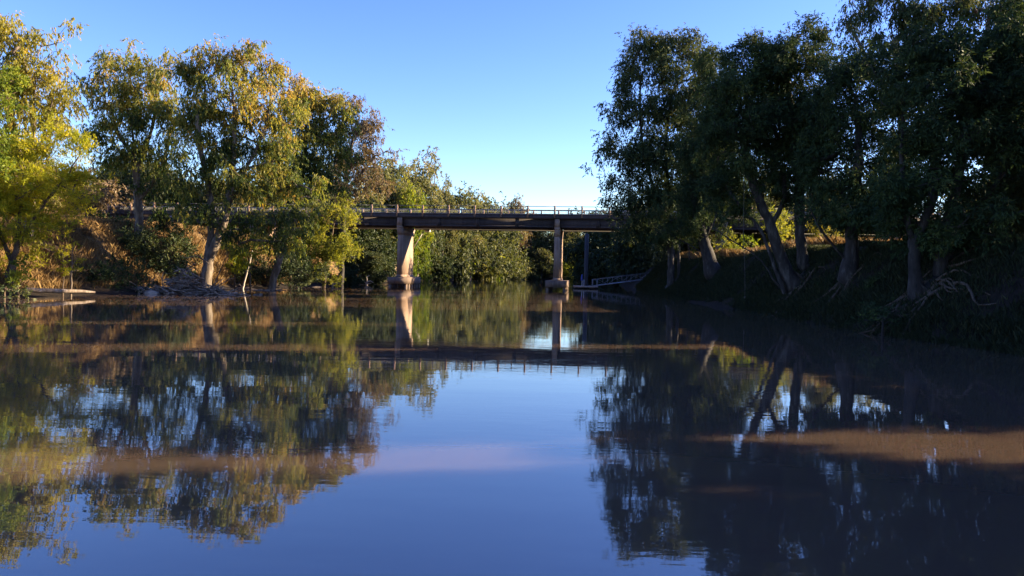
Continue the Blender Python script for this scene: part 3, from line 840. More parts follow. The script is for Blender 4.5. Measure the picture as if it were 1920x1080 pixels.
photo_tree("paperbark_tree", "dark leaning trunk with low crown left of the multi-stemmed tree on the right bank", "tree", 68, (1348, 540),
    [[(1340, 515), (1325, 470), (1312, 420), (1300, 350), (1310, 280)], [(1330, 480), (1275, 450), (1240, 430)], [(1320, 450), (1350, 380), (1365, 320)]],
    [(1310, 300, 42, 45), (1355, 270, 40, 45), (1340, 340, 42, 38), (1295, 370, 40, 35), (1340, 395, 42, 26), (1285, 425, 36, 20), (1325, 430, 36, 16), (1250, 440, 26, 14), (1350, 215, 34, 36), (1335, 150, 30, 40), (1325, 215, 32, 42), (1338, 105, 24, 26), (1330, 265, 30, 40), (1375, 340, 34, 34), (1400, 390, 30, 20), (1270, 395, 30, 30)],
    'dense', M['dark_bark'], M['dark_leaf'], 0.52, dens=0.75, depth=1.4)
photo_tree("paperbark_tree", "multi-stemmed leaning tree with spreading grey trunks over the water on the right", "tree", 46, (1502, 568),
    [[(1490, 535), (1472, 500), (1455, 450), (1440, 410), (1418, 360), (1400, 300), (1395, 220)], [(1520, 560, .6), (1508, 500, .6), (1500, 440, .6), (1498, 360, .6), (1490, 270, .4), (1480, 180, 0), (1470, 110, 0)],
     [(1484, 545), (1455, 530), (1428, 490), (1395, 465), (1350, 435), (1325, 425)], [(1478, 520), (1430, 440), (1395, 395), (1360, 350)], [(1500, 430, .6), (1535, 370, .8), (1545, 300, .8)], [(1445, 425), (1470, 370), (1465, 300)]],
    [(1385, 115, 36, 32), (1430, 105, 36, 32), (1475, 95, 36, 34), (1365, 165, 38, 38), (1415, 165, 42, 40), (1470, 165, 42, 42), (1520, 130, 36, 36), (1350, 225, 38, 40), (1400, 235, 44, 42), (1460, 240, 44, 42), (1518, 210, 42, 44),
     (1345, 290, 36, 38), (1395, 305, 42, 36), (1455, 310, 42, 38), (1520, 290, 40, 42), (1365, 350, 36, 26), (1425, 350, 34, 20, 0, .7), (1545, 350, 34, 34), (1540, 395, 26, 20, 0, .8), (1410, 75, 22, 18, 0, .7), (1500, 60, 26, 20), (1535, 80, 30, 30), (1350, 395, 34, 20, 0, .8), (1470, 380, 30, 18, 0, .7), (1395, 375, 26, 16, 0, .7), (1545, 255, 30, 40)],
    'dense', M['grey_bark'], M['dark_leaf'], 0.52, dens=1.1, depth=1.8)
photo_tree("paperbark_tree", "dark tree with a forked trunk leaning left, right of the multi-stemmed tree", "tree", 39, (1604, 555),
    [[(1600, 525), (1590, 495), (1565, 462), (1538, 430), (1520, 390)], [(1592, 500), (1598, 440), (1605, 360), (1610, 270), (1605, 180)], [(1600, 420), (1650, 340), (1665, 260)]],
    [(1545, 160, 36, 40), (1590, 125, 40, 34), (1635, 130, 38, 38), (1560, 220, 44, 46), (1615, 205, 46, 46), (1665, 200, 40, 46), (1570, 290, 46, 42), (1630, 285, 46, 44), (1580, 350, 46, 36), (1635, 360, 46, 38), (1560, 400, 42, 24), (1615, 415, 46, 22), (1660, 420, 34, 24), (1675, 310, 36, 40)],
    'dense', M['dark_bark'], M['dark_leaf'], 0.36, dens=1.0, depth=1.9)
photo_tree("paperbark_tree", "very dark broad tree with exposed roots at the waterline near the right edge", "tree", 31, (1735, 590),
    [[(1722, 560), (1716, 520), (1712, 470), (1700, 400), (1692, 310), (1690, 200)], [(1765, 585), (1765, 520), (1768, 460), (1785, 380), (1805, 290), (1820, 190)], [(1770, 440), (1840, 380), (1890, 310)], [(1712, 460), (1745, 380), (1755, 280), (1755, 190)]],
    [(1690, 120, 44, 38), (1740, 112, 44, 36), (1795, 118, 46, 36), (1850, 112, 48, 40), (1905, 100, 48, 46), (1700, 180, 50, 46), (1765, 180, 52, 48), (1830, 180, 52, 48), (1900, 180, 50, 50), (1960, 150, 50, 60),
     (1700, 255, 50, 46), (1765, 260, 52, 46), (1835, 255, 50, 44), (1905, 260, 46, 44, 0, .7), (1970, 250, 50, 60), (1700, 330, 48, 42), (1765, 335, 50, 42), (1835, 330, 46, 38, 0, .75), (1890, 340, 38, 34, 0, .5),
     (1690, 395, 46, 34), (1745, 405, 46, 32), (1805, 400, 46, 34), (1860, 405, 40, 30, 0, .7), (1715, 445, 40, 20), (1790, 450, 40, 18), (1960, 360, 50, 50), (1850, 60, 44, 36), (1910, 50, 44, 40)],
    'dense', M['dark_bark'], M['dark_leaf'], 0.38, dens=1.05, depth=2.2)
photo_tree("gum_tree", "tall thin-leaved gum rising behind the dark trees at the upper right", "tree", 62, (1690, 470),
    [[(1690, 400), (1692, 300), (1690, 200), (1682, 110), (1670, 40)], [(1691, 220), (1740, 120), (1765, 40)], [(1691, 260), (1800, 150), (1850, 60)], [(1690, 210), (1630, 120), (1600, 60)]],
    [(1585, 50, 34, 26, 0, .7), (1625, 25, 40, 28, 0, .8), (1670, 15, 42, 30), (1720, 10, 42, 30, 0, .8), (1765, 20, 40, 28, 0, .7), (1815, 12, 40, 28), (1860, 25, 40, 26), (1905, 10, 40, 30), (1640, 75, 40, 28, 0, .8), (1700, 65, 40, 28, 0, .7), (1780, 70, 44, 26, 0, .7), (1600, 105, 34, 26), (1660, -40, 50, 30), (1750, -45, 50, 30), (1840, -40, 50, 30)],
    'gum', M['gum_bark'], M['river_leaf'], 0.4, tops=0.7, dens=1.4)

for lb, D, bp, bl in [
 ("dark brush on the slope at the right edge below the yellow shrub", 29, (1880, 560), [(1865, 505, 40, 30), (1905, 490, 40, 34), (1850, 540, 36, 22), (1910, 545, 40, 24)]),
 ("low dark bush between the forked tree and the very dark broad tree", 35, (1668, 560), [(1650, 540, 28, 18), (1680, 530, 26, 20), (1665, 555, 30, 14)]),
 ("low dark bush at the foot of the dark leaning trunk", 62, (1385, 550), [(1375, 535, 20, 12), (1400, 530, 18, 12)]),
 ("dark bush on the slope between the multi-stemmed and the forked tree", 42, (1555, 555), [(1548, 535, 22, 16), (1568, 530, 20, 18)]),
 ("dark bush low on the bank just left of the exposed roots", 30, (1655, 610), [(1640, 598, 26, 16), (1668, 592, 24, 18), (1620, 604, 20, 12)]),
]:
    photo_tree("bank_shrub", lb, "shrub", D, bp, [[(bp[0], bp[1] - 14), (bl[0][0], bl[0][1] + 4)]], bl, 'bush', M['dark_bark'], M['dark_leaf'], 0.04, dens=1.8, over=dict(l=.16, w=.05, cr=.35))
# ---- undergrowth and lit shrubs on the right flat
RS = [
 ("lit_shrub", "sunlit yellow-green shrub seen between the leaning trunks on the right bank", 78, (1372, 505), [(1362, 465, 18, 18), (1380, 478, 18, 16), (1350, 480, 14, 14), (1372, 440, 14, 14)], 'olive_leaf'),
 ("lit_shrub", "bright leafy shrub behind the curving grey limb", 74, (1405, 498), [(1400, 450, 14, 14), (1415, 465, 16, 14), (1395, 478, 14, 10)], 'bright_leaf'),
 ("lit_shrub", "golden-green bush lit behind the upright trunk of the multi-stemmed tree", 84, (1475, 495), [(1450, 420, 22, 26), (1480, 435, 22, 24), (1462, 455, 26, 16), (1440, 400, 18, 22)], 'olive_leaf'),
 ("lit_shrub", "pale bush between the two tall grey trunks and the forked tree", 88, (1535, 490), [(1535, 420, 22, 20), (1550, 445, 22, 18), (1528, 455, 18, 12), (1560, 405, 18, 18)], 'gold_leaf'),
 ("lit_shrub", "yellow shrub glimpsed at the far right edge above the bank", 46, (1922, 440), [(1915, 392, 14, 20), (1935, 400, 18, 24), (1925, 425, 16, 10)], 'gold_leaf'),
 ("lit_shrub", "small sunlit shrub behind the thin gum stems near the gangway", 92, (1292, 490), [(1285, 430, 13, 16), (1298, 445, 12, 14), (1290, 462, 12, 10)], 'olive_leaf'),
 ("lit_tree", "sunlit tree filling the gap behind the leaning grey trunks", 96, (1430, 480), [(1415, 400, 34, 30), (1450, 385, 34, 34), (1400, 360, 34, 30), (1440, 340, 36, 30), (1420, 440, 34, 22)], 'far_leaf'),
 ("lit_tree", "sunlit tree behind the gap left of the forked tree", 100, (1540, 480), [(1520, 390, 34, 32), (1560, 380, 34, 34), (1540, 345, 34, 28), (1570, 430, 30, 24), (1600, 400, 34, 30)], 'far_leaf'),
 ("lit_tree", "olive tree behind the dark leaning trunk, in line with the rope", 102, (1350, 480), [(1335, 400, 32, 30), (1370, 385, 32, 30), (1350, 350, 32, 28), (1340, 440, 32, 22)], 'far_leaf'),
 ("lit_tree", "dim tree closing the gap behind the two trunks near the right edge", 47, (1760, 470), [(1680, 400, 36, 36), (1740, 410, 40, 34), (1800, 405, 40, 34), (1850, 420, 36, 26), (1720, 360, 40, 34), (1790, 360, 40, 34), (1640, 430, 30, 22)], 'far_dark_leaf'),
]
for nm, lb, D, bp, bl, lf in RS:
    photo_tree(nm, lb, "tree" if nm == "lit_tree" else "shrub", D, bp, [[(bp[0], bp[1] - 20), (bl[0][0], bl[0][1] + 5)]], bl, 'bush', M['brown_bark'], M[lf], 0.07, dens=1.0)

# ---- copies of generic trees: far bank, back of the right flat, and the bank beside the viewer
def proto_tree(seed, height, crown_r, style, bark, leaf, dens=1.0, tops=0.4, low=0.3, over=None, nb=11):
    rng = np.random.RandomState(seed)
    blobs = []
    for i in range(nb):
        t = (i + 0.5) / nb
        z = height * (low + (1 - low) * t * 0.93)
        rr = crown_r * (0.95 - 0.55 * t ** 1.6) * rng.uniform(0.5, 1.0)
        a = i * 2.4 + rng.uniform(-.5, .5)
        s = crown_r * rng.uniform(0.38, 0.58) * (1 - 0.3 * t)
        blobs.append(((math.cos(a) * rr * .7, math.sin(a) * rr * .7, z), (s, s, s * rng.uniform(.65, .9))))
    lean = rng.normal(0, height * 0.05, 2)
    stem = [(0, 0, -0.4), (lean[0] * .3, lean[1] * .3, height * .3), (lean[0] * .8, lean[1] * .8, height * .6), (lean[0], lean[1], height * .88)]
    wood, lv = grow([np.array(stem)], blobs, style, rng, height * 0.021, tops, dens, 0, over)
    wm_ = np_mesh("trunk", wood[0], wood[1], bark, smooth=True)
    lm_ = np_mesh("crown", lv[0], lv[1], leaf, tint=lv[2])
    return wm_, lm_, height
def plant(name, proto, x, y, h, rz, label, cat="tree", group=None, sxy=1.0):
    r = empty(name, (x, y, ground_z(x, y) - 0.2), label, cat, group, rz)
    s = h / proto[2]
    r.scale = (s * sxy, s * sxy, s)
    link_mesh("trunk", proto[0], r)
    link_mesh("crown", proto[1], r)
    return r

PF = {
 'tall': proto_tree(1, 17, 5.2, 'far', M['gum_bark'], M['far_leaf'], 1.15),
 'airy': proto_tree(2, 18, 4.6, 'far', M['gum_bark'], M['far_leaf'], 0.8, 0.7, 0.4),
 'round': proto_tree(3, 12, 5.0, 'far', M['grey_bark'], M['far_leaf'], 1.5, 0.3, 0.15),
 'rust': proto_tree(4, 15, 4.6, 'far', M['grey_bark'], M['rust_leaf'], 1.0, 0.2, 0.6),
 'dark': proto_tree(5, 13, 5.0, 'far', M['dark_bark'], M['far_dark_leaf'], 2.0, 0.5, 0.06, dict(l=.45, w=.2), 14),
 'gold': proto_tree(6, 7, 3.4, 'far', M['brown_bark'], M['bright_leaf'], 2.0, 0.5, 0.1, dict(l=.32, w=.13)),
 'olive': proto_tree(7, 14, 5.0, 'far', M['brown_bark'], M['bright_leaf'], 1.2, 0.6, 0.2),
}
rp = random.Random(5)
def top_plant(name, key, px, top_py, D, label, sxy=1.0, group=None, cat="tree"):
    p = at(px, top_py, D)
    h = p[2] - ground_z(p[0], p[1])
    return plant(name, PF[key], p[0], p[1], max(h, 2.0), rp.uniform(0, 6.28), label, cat, group, sxy)
FARG = "trees on the far bank beyond the bridge"
for a in [
 ('gum_tree', 'tall', 742, 285, 150, "tall olive gum just behind the railing, beside the rusty brown gum", .9),
 ('gum_tree', 'tall', 765, 300, 158, "gum rising above the railing over the left bridge pier", .85),
 ('gum_tree', 'airy', 803, 282, 168, "open-crowned gum, highest of the trees behind the bridge railing", .8),
 ('wattle_tree', 'olive', 772, 350, 146, "yellow-green crown showing just above the railing over the left pier", .75),
 ('gum_tree', 'round', 716, 296, 146, "full-crowned gum behind the rail between the rusty brown gum and the tall olive gum", .8),
 ('gum_tree', 'tall', 786, 300, 161, "slim gum behind the rail just left of the open-crowned gum", .75),
 ('gum_tree', 'tall', 832, 328, 178, "slim gum just right of the open-crowned gum, where the skyline starts to fall", .55),
 ('gum_tree', 'round', 850, 346, 186, "rounded gum behind the railing where the skyline steps down", .9),
 ('gum_tree', 'tall', 884, 352, 204, "narrow gum next to the rounded one on the falling skyline", .9),
 ('gum_tree', 'round', 915, 362, 218, "bushy gum on the low skyline above the middle of the bridge", .9),
 ('gum_tree', 'round', 940, 382, 236, "low olive gum at the end of the lit skyline", .9),
 ('gum_tree', 'rust', 963, 376, 246, "lone dark tuft of a gum standing clear on the skyline above the railing", .7),
 ('gum_tree', 'airy', 992, 390, 262, "last faint gum of the skyline, barely above the handrail", .9),
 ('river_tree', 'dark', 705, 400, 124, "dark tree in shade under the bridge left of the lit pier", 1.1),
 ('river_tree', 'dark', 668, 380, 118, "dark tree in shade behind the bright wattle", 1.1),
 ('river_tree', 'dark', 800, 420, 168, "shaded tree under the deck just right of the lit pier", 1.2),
 ('river_tree', 'dark', 838, 408, 196, "dark tree under the deck, second right of the lit pier", 1.0),  # dark leaf set puts the shade under the deck into the crown
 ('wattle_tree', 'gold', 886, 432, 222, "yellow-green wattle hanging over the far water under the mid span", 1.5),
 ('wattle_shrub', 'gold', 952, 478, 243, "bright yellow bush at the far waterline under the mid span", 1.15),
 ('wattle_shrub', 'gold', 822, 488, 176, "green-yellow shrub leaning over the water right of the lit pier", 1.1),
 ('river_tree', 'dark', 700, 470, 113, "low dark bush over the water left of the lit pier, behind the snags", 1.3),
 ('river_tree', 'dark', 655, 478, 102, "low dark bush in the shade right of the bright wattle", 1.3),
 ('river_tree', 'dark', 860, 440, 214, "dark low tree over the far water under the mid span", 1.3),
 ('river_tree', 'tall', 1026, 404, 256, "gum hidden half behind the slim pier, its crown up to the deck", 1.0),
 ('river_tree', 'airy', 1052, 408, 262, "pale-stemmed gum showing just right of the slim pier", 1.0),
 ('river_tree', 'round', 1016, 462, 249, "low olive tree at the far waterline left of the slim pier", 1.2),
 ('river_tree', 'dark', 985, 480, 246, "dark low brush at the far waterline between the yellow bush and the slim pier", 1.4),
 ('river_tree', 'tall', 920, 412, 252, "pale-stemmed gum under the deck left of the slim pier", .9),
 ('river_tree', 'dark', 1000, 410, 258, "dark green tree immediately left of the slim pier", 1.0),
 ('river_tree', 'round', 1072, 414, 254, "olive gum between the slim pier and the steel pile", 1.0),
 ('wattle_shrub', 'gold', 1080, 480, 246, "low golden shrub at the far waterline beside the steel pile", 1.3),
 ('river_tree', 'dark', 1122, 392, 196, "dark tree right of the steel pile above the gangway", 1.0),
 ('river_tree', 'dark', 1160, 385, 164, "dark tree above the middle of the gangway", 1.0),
 ('river_tree', 'dark', 1205, 375, 142, "dark tree above the landward end of the gangway", 1.0),
]:
    top_plant(a[0], a[1], a[2], a[3], a[4], a[5], a[6], FARG)

# woods that read as one mass: far bank filler and the trees well back on the right flat
def wood_mass(name, spots, leaf, label, seed, style='far', over=None, dens=1.0, cat="woods"):
    rng = np.random.RandomState(seed)
    st = dict(STYLE[style]); st.update(over or {})
    V, F, T, off = [], [], [], 0
    for (x, y, h, r) in spots:
        zb = ground_z(x, y)
        n = int(26 * dens * h * r * r / 60)
        u = rng.normal(0, 1, (n, 3)); u /= np.linalg.norm(u, axis=1, keepdims=True)
        lob = 1 + 0.25 * np.sin(3 * np.arctan2(u[:, 1], u[:, 0]) + rng.uniform(0, 6)) + rng.normal(0, .1, n)
        C = np.array([x, y, zb + h * .5]) + u * (rng.uniform(.15, 1, n) ** .5 * lob)[:, None] * np.array([r, r, h * .5])
        v, f, t = leaves(C, None, st, rng, np.full(len(C), rng.normal(-.08, .2)) + .5 * ((C[:, 2] - zb) / h - .5), 0)  # upper leaves tinted as if lit, lower ones as if shaded
        V.append(v); F.append(f + off); T.append(t); off += len(v)
    o = link_mesh(name, np_mesh(name, np.concatenate(V), np.concatenate(F), leaf, tint=np.concatenate(T)))
    return tag(o, label, cat, kind="stuff")
rw = np.random.RandomState(3)
spots = []
for i in range(46):
    x = rw.uniform(-34, 46); y = Y_END + rw.uniform(6, 40)
    spots.append((x, y, rw.uniform(9, 15), rw.uniform(3.5, 5)))
for i in range(40):
    y = rw.uniform(118, 245); x = np.interp(y, L_Y, L_X) - rw.uniform(4, 24)
    spots.append((x, y, rw.uniform(9, 15), rw.uniform(3.5, 5)))
wood_mass("distant_woodland", spots, M['far_leaf'], "olive woodland closing the river beyond the bridge", 21, over=dict(l=.6, w=.26), dens=1.4)
spots = []
for i in range(30):
    y = rw.uniform(120, 245); x = np.interp(y, R_Y, R_X) + rw.uniform(4, 22)
    spots.append((x, y, rw.uniform(8, 14), rw.uniform(3.5, 5)))
wood_mass("shaded_woodland", spots, M['far_dark_leaf'], "dark woodland on the right bank beyond the bridge", 22, over=dict(l=.55, w=.24), dens=1.4)
spots = []
for i in range(34):
    y = rw.uniform(60, 112); x = rw.uniform(56, 100)
    spots.append((x, y, rw.uniform(5, 9) , rw.uniform(3, 5)))
wood_mass("roadside_woodland", spots, M['far_leaf'], "sunlit woods behind the trunks of the right bank", 23, over=dict(l=.5, w=.22), dens=1.0)
spots = []
for i in range(34):
    y = rw.uniform(108, 135); x = rw.uniform(24, 100)
    spots.append((x, y, rw.uniform(8, 13), rw.uniform(3.5, 5)))
wood_mass('embankment_woodland', spots, M['far_leaf'], 'green woods behind the right-hand approach of the bridge', 25, over=dict(l=.5, w=.22), dens=1.3)
spots = []
for i in range(24):
    y = rw.uniform(109, 130); x = rw.uniform(-90, -40)
    spots.append((x, y, rw.uniform(7, 11), rw.uniform(3.5, 5)))
wood_mass('bankside_woodland', spots, M['far_leaf'], 'green woods behind the left-hand approach of the bridge', 26, over=dict(l=.5, w=.22), dens=1.3)
spots = []
for i in range(26):
    y = rw.uniform(60, 130); x = rw.uniform(-95, -52)
    spots.append((x, y, rw.uniform(5, 9), rw.uniform(3, 4.5)))
wood_mass("hillside_scrub", spots, M['rust_leaf'], "brown scrub behind the left bank below the bridge end", 24, over=dict(l=.45, w=.18), dens=.9)

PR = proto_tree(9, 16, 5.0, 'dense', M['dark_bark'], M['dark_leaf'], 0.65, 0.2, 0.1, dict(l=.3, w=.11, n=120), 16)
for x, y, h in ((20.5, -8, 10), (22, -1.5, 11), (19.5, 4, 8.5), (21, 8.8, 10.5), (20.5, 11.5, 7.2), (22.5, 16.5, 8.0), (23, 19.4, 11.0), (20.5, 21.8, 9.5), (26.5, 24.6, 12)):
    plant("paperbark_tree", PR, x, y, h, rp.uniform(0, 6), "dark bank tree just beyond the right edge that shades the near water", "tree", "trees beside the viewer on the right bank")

for x, y, h, lb in ((28, 34, 14, "dark tree standing behind the very dark broad tree at the right edge"), (31, 44, 15, "dark tree behind the forked tree, set back from the river"), (35, 47.5, 15, "dark tree set well back behind the very dark broad tree")):
    plant("paperbark_tree", PR, x, y, h, rp.uniform(0, 6), lb, "tree", "second row of trees on the right bank")

# ------------------------------------------------------------------ grass (nobody could count it)
def grass(name, pts, mat, label, seed, hgt, wid, per=5):
    rng = np.random.RandomState(seed)
    n = len(pts) * per
    p = np.repeat(pts, per, axis=0) + np.concatenate([rng.normal(0, .12, (n, 2)), np.zeros((n, 1))], 1)
    h = hgt * rng.uniform(.5, 1.3, n)
    a = rng.uniform(0, 6.28, n)
    s = np.stack([np.cos(a), np.sin(a), np.zeros(n)], 1) * (wid * rng.uniform(.7, 1.3, n))[:, None]
    lean = rng.normal(0, .32, (n, 2)) * h[:, None]
    mid = p + np.concatenate([lean * .35, (h * .55)[:, None]], 1)
    tip = p + np.concatenate([lean, h[:, None]], 1)
    v = np.empty((n, 4, 3)); v[:, 0] = p - s * .5; v[:, 1] = p + s * .5; v[:, 2] = mid + s * .35; v[:, 3] = tip
    t = np.clip(np.repeat(rng.normal(.5, .2, len(pts)), per) + rng.normal(0, .15, n), 0, 1)
    o = link_mesh(name, np_mesh(name, v.reshape(-1, 3), np.arange(n * 4).reshape(-1, 4), mat, tint=t))
    return tag(o, label, "grass", kind="stuff")
def bank_points(side, n, d0, d1, y0, y1, seed, clump=.45):
    rng = np.random.RandomState(seed)
    y = rng.uniform(y0, y1, n); d = d0 + (d1 - d0) * rng.uniform(0, 1, n) ** 1.2
    x = np.interp(y, L_Y, L_X) - d if side < 0 else np.interp(y, R_Y, R_X) + d
    k = np.sin(x * 1.3 + 2 * np.sin(y * .7)) + np.sin(y * 1.1 + x * .4) + rng.normal(0, .8, n) > -clump * 2
    x, y = x[k], y[k]
    z = terrain(x, y) - .03
    k = z > (.35 if side < 0 else -.12)
    return np.stack([x[k], y[k], z[k]], 1)
grass("dry_grass", bank_points(-1, 36000, 1.2, 26, 40, 104, 31), M['straw'], "straw-coloured dry grass covering the left bank", 1, .62, .05)
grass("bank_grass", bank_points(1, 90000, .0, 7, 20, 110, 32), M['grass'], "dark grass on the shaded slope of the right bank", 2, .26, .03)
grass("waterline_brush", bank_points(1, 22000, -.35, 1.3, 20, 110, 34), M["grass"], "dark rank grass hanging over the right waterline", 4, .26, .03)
grass("flat_grass", bank_points(1, 30000, 5.6, 26, 52, 110, 33), M['straw'], "golden dry grass on the sunlit flat behind the right bank trees", 3, .95, .05)

# ------------------------------------------------------------------ driftwood, snags, logs
def bent(p, d, n, rng, bend=.25):
    p = np.array(p, float); d = np.array(d, float)
    L_ = np.linalg.norm(d)
    pts = [p]
    dirn = d / L_
    for i in range(n):
        dirn = dirn + rng.normal(0, bend, 3) * .5; dirn /= np.linalg.norm(dirn)
        pts.append(pts[-1] + dirn * L_ / n)
    return np.array(pts)
rd = np.random.RandomState(8)
hp = MB()
hc = at(342, 528, 60)
for i in range(420):
    ox, oy = rd.normal(0.2, 1.9), rd.normal(0, 1.1)
    x, y = hc[0] + ox, hc[1] + oy - .3
    z = max(ground_z(x, y), 0) + rd.uniform(0, 1.5) * math.exp(-((ox - .5) ** 2 / 5 + oy * oy / 4)) * (.7 + .5 * math.sin(2.3 * ox + 1)) 
    a = rd.normal(0.1, .7); el = rd.normal(-.05, .22)
    ln = rd.uniform(.5, 2.4)
    d = np.array([math.cos(a) * math.cos(el), math.sin(a) * math.cos(el), math.sin(el)]) * ln
    if rd.uniform() < .5: d = -d
    r0 = rd.uniform(.025, .09)
    pts = bent((x - d[0] / 2, y - d[1] / 2, z + .05), d, 5, rd, .3)
    hp.tube(pts, np.linspace(r0, r0 * .45, len(pts)), 5)
tag(hp.build("driftwood_heap", M['driftwood'], smooth=True), "tangled heap of bleached driftwood at the foot of the broad leaning gum", "driftwood", kind="stuff")

def branch_thing(name, label, cat, runs, mat, sides=7):
    """runs: polylines [(point, radius), ...] in world space; one mesh."""
    b0 = np.array(runs[0][0][0], float)
    mb = MB()
    for run in runs:
        P_ = np.array([q[0] for q in run], float) - b0
        r_ = np.array([q[1] for q in run], float)
        pp = catmull(P_, .25)
        rr = np.interp(np.linspace(0, 1, len(pp)), np.linspace(0, 1, len(r_)), r_)
        mb.tube(pp + np.random.RandomState(len(pp)).normal(0, .012, pp.shape), rr, sides)
    o = mb.build(name, mat, None, b0, smooth=True)
    return tag(o, label, cat)
def pr(px, py, D, r): return (at(px, py, D), r)
branch_thing("dead_sapling", "slim bleached dead stem leaning up from the water right of the driftwood heap", "dead stem", [
    [pr(455, 543, 75, .1), pr(462, 515, 75, .08), pr(470, 485, 75, .06), pr(474, 468, 75, .035)], [pr(462, 515, 75, .05), pr(463, 498, 75, .03), pr(461, 482, 75, .015)]], M['deadwood'])
branch_thing("dead_branch", "thin pale branch leaning beside the golden earth bank", "dead branch", [
    [pr(404, 528, 68, .06), pr(414, 505, 68, .05), pr(425, 480, 68, .025)]], M['driftwood'])
branch_thing("dead_branch", "long horizontal dead branch sticking out above the driftwood heap", "dead branch", [
    [pr(392, 495, 62.5, .07), pr(370, 480, 62, .05), pr(350, 483, 61.5, .03), pr(335, 478, 61, .015)], [pr(370, 480, 62, .03), pr(362, 474, 62, .015)]], M['driftwood'])
branch_thing("snag", "single bare snag poking from the water left of the lit pier", "snag", [
    [pr(667, 540, 104, .14), pr(662, 529, 104, .11), pr(655, 521, 104, .09), pr(651, 511, 104, .04)]], M['deadwood'])
branch_thing("snag", "forked bare snag with curling limbs beside the lit pier", "snag", [
    [pr(687, 541, 105, .16), pr(688, 528, 105, .13), pr(688, 519, 105, .08), pr(693, 517, 105, .04)], [pr(688, 529, 105, .09), pr(694, 527, 105, .07), pr(700, 530, 105, .03)],
    [pr(687, 532, 105, .07), pr(681, 526, 105, .06), pr(678, 521, 105, .03)], [pr(688, 532, 105, .08), pr(696, 531, 104.6, .05)]], M['deadwood'])
branch_thing("fallen_log", "long pale log lying on the mud at the left waterline", "log", [
    [pr(48, 543, 47.5, .14), pr(90, 545, 48.5, .16), pr(140, 546, 50, .13), pr(178, 548, 51, .08)], [pr(50, 544, 47.5, .08), pr(38, 552, 47.3, .05), pr(30, 550, 47.2, .03)], [pr(48, 543, 47.5, .09), pr(44, 553, 47, .05)]], M['driftwood'])
branch_thing("fallen_log", "short log half sunk at the waterline under the bright wattle", "log", [
    [pr(580, 541, 88, .14), pr(595, 539, 88.5, .16), pr(612, 540, 89, .1)]], M['driftwood'])
branch_thing("fallen_branch", "curved branch dipping into the water below the bright wattle", "dead branch", [
    [pr(621, 541, 96, .14), pr(624, 533, 96, .12), pr(620, 526, 96, .08), pr(612, 522, 96, .05)], [pr(624, 533, 96, .09), pr(636, 531, 96.5, .1), pr(645, 533, 97, .05)]], M['driftwood'])
branch_thing("fallen_log", "low root-tangled log at the foot of the slim dead stem", "log", [
    [pr(448, 541, 76, .12), pr(462, 541, 75.5, .16), pr(482, 544, 75, .08)], [pr(458, 541, 75.5, .09), pr(448, 533, 75.5, .05)], [pr(446, 540, 75.5, .09), pr(440, 536, 75.8, .05)], [pr(466, 541, 75.5, .08), pr(475, 536, 75.5, .04)]], M['driftwood'])

def boulder(name, label, px, py, D, r, seed):
    rng = np.random.RandomState(seed)
    import bmesh
    bm = bmesh.new(); bmesh.ops.create_icosphere(bm, subdivisions=3, radius=1)
    ks = rng.normal(0, 1.6, (6, 3)); ph = rng.uniform(0, 6.28, 6)
    for v in bm.verts:
        n = sum(math.sin(k[0] * v.co.x + k[1] * v.co.y + k[2] * v.co.z + p) for k, p in zip(ks, ph)) / 6
        v.co *= 1 + .35 * n
        v.co.x *= r[0]; v.co.y *= r[1]; v.co.z *= r[2]
    me = bpy.data.meshes.new(name); bm.to_mesh(me); bm.free()
    me.materials.append(M['rock'])
    for q in me.polygons: q.use_smooth = True
    p = at(px, py, D)
    tag(link_mesh(name, me, None, (p[0], p[1], max(ground_z(p[0], p[1]), -.1) + r[2] * .3)), label, "boulder")
boulder("boulder", "pale flat boulder at the waterline touching the driftwood heap", 283, 545, 58.2, (.62, .5, .26), 4)
boulder("boulder", "rounder darker boulder left of the pale flat one at the waterline", 263, 545, 58.4, (.34, .34, .3), 7)

# exposed roots of the dark tree near the right edge
rr_ = np.random.RandomState(17)
rb = bpy.data.objects.get("paperbark_tree.003")
for o in bpy.data.objects:
    if o.get("label", "").startswith("very dark broad tree"):
        rb = o
def add_roots(tree, n, a0, a1, rmax, bark):
    bx, by, bz = tree.location
    mb = MB()
    for i in range(n):
        a = rr_.uniform(a0, a1)
        ln = rr_.uniform(1.2, 3.6)
        p = np.array([bx + rr_.normal(0, .6), by + rr_.normal(0, .5), 0.0])
        pts = []
        for t in np.linspace(0, 1, 8):
            x = p[0] + math.cos(a) * ln * t + .15 * math.sin(7 * t + i); y = p[1] + math.sin(a) * ln * t + .15 * math.cos(6 * t + i)
            z = max(ground_z(x, y), -.2) + .22 * math.sin(math.pi * min(1, t * 1.3)) * (1 - t * .5) + .05
            pts.append((x - bx, y - by, z - bz))
        r0 = rr_.uniform(.03, rmax)
        mb.tube(pts, np.linspace(r0, r0 * .3, 8), 6)
    mb.build("roots", bark, tree, smooth=True)
add_roots(rb, 34, 2.2, 5.2, .09, M['brown_bark'])
for o in list(bpy.data.objects):
    lb = o.get("label", "")
    if lb.startswith(("multi-stemmed leaning", "dark tree with a forked")):
        add_roots(o, 14, 2.4, 5.4, .1, M['brown_bark'])
    if lb.startswith(("broad leaning gum", "gum with pale leaning")):
        add_roots(o, 16, 3.6, 6.6, .11, M['gum_bark'])

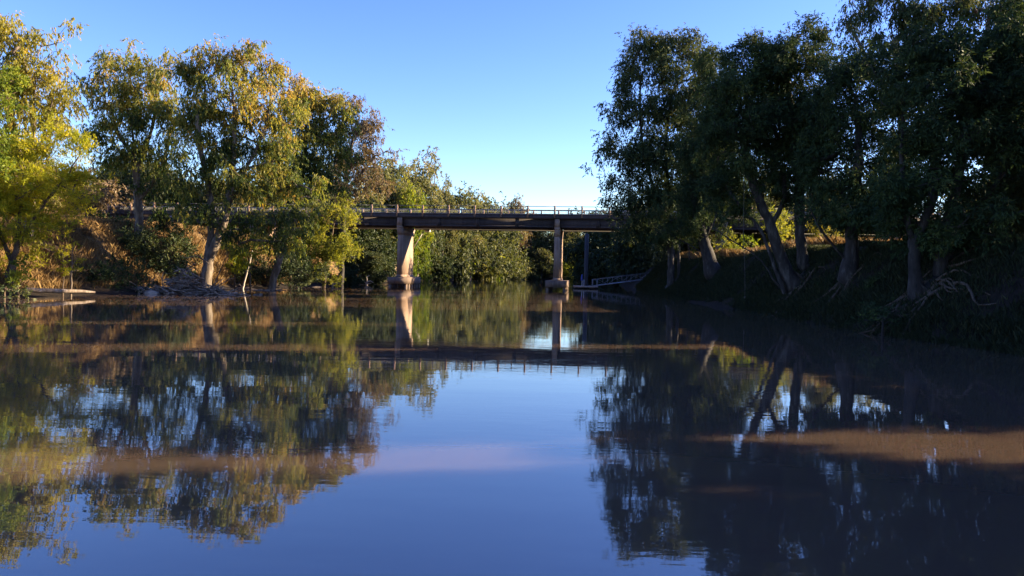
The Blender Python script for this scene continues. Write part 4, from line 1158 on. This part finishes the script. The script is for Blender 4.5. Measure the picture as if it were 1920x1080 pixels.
# rope swing
mb = MB()
p0, p1 = at(1394, 300, 45), at(1396, 556, 45)
pts = [p0 + (p1 - p0) * t + np.array([.03 * math.sin(9 * t), .02 * math.sin(5 * t), 0]) for t in np.linspace(0, 1, 14)]
mb.tube(np.array(pts) - p0, [.011] * 14, 6)
mb.tube([pts[-1] - p0 + np.array([0, 0, .02]), pts[-1] - p0 - np.array([0, 0, .1])], [.045, .04], 6)
tag(mb.build("rope_swing", M['rope'], None, p0, smooth=True), "thin rope hanging from the leaning multi-stemmed tree over the water", "rope")

# ------------------------------------------------------------------ pontoon, pile, gangway
pc = at(1098, 541, 113)
root = empty("floating_pontoon", (pc[0], pc[1], 0), "small floating landing pontoon around the steel pile", "pontoon", rz=-R(4))
mb = MB(); mb.box(-1.85, 1.85, -1.2, 1.5, .18, .42); mb.build("deck", M['pontoon'], root)
for x in (-1.2, 1.2):
    mb = MB(); mb.box(x - .55, x + .55, -1.1, 1.4, -.3, .179); mb.build("float", M['steel'], root)
mb = MB()
for x in (1.0, 1.7):
    for y in (-.9, 1.2): mb.tube([(x, y, .42), (x, y, 1.45)], [.035, .035], 6)
for y in (-.9, 1.2): mb.tube([(1.0, y, 1.42), (1.7, y, 1.42)], [.03, .03], 6)
mb.build("handrail", M['alu'], root, smooth=True)
root2 = empty("marker_post", (pc[0] - .62, pc[1] - .6, .42), "white post with a blue cover standing on the pontoon left of the steel pile", "post")
mb = MB(); mb.tube([(0, 0, 0), (0, 0, 1.1)], [.05, .05], 8); mb.tube([(.28, 0, 0), (.28, 0, .95)], [.04, .04], 8); mb.build("post", M['white'], root2, smooth=True)
mb = MB(); mb.tube([(-.06, 0, .8), (-.06, 0, 1.3), (-.02, 0, 1.75)], [.15, .15, .06], 8); mb.build("cover", M['blue'], root2, smooth=True)
pt = at(1100.5, 440, 113.4)
mb = MB(); mb.tube([(0, 0, -3), (0, 0, pt[2])], [.31, .31], 20)
mb.tube([(0, 0, pt[2] - .01), (0, 0, pt[2] + .06)], [.33, .3], 20)
tag(mb.build("mooring_pile", M['steel'], None, (pt[0], pt[1], 0), smooth=True), "tall dark steel pile rising through the pontoon", "pile")
A = np.array([pc[0] + 1.5, 113.2, .5]); B = at(1222, 520, 118); B[2] = 1.75
gw = empty("gangway", A, "aluminium truss gangway from the pontoon up to the right bank", "gangway")
d = B - A
sidev = np.cross(d, (0, 0, 1.0)); sidev /= np.linalg.norm(sidev)
for s in (-.65, .65):
    mb = MB(); o = sidev * s; n = 6
    up = np.array([0, 0, .95])
    mb.bar(o, o + d, .06, .07); mb.bar(o + up, o + d + up, .06, .065)
    for k in range(n + 1):
        p = o + d * k / n; mb.bar(p, p + up, .055, .055)
        if k < n:
            q = o + d * (k + 1) / n
            if k % 2: mb.bar(p, q + up, .04, .04)
            else: mb.bar(p + up, q, .04, .04)
    mb.build("side_truss", M['alu'], gw)
mb = MB()
mb.hexa([-sidev * .6 - (0, 0, .06), sidev * -.6 + d - (0, 0, .06), sidev * .6 + d - (0, 0, .06), sidev * .6 - (0, 0, .06)],
        [-sidev * .6, sidev * -.6 + d, sidev * .6 + d, sidev * .6])
mb.build("walkway", M['alu'], gw)
lp = B + d / np.linalg.norm(d) * 1.6
mb = MB(); mb.box(-1.3, 1.5, -1.0, 1.2, -.3, -.02)
for x in (-1.1, 1.3):
    for y in (-.8, 1.0): mb.box(x - .12, x + .12, y - .12, y + .12, -2.4, -.301)
tag(mb.build("landing_slab", M['shaded_concrete'], None, (lp[0], lp[1], 1.75)), "concrete landing slab where the gangway meets the right bank", "slab")
print("OBJECTS", len(bpy.data.objects), "FACES", sum(len(m_.polygons) for m_ in bpy.data.meshes))
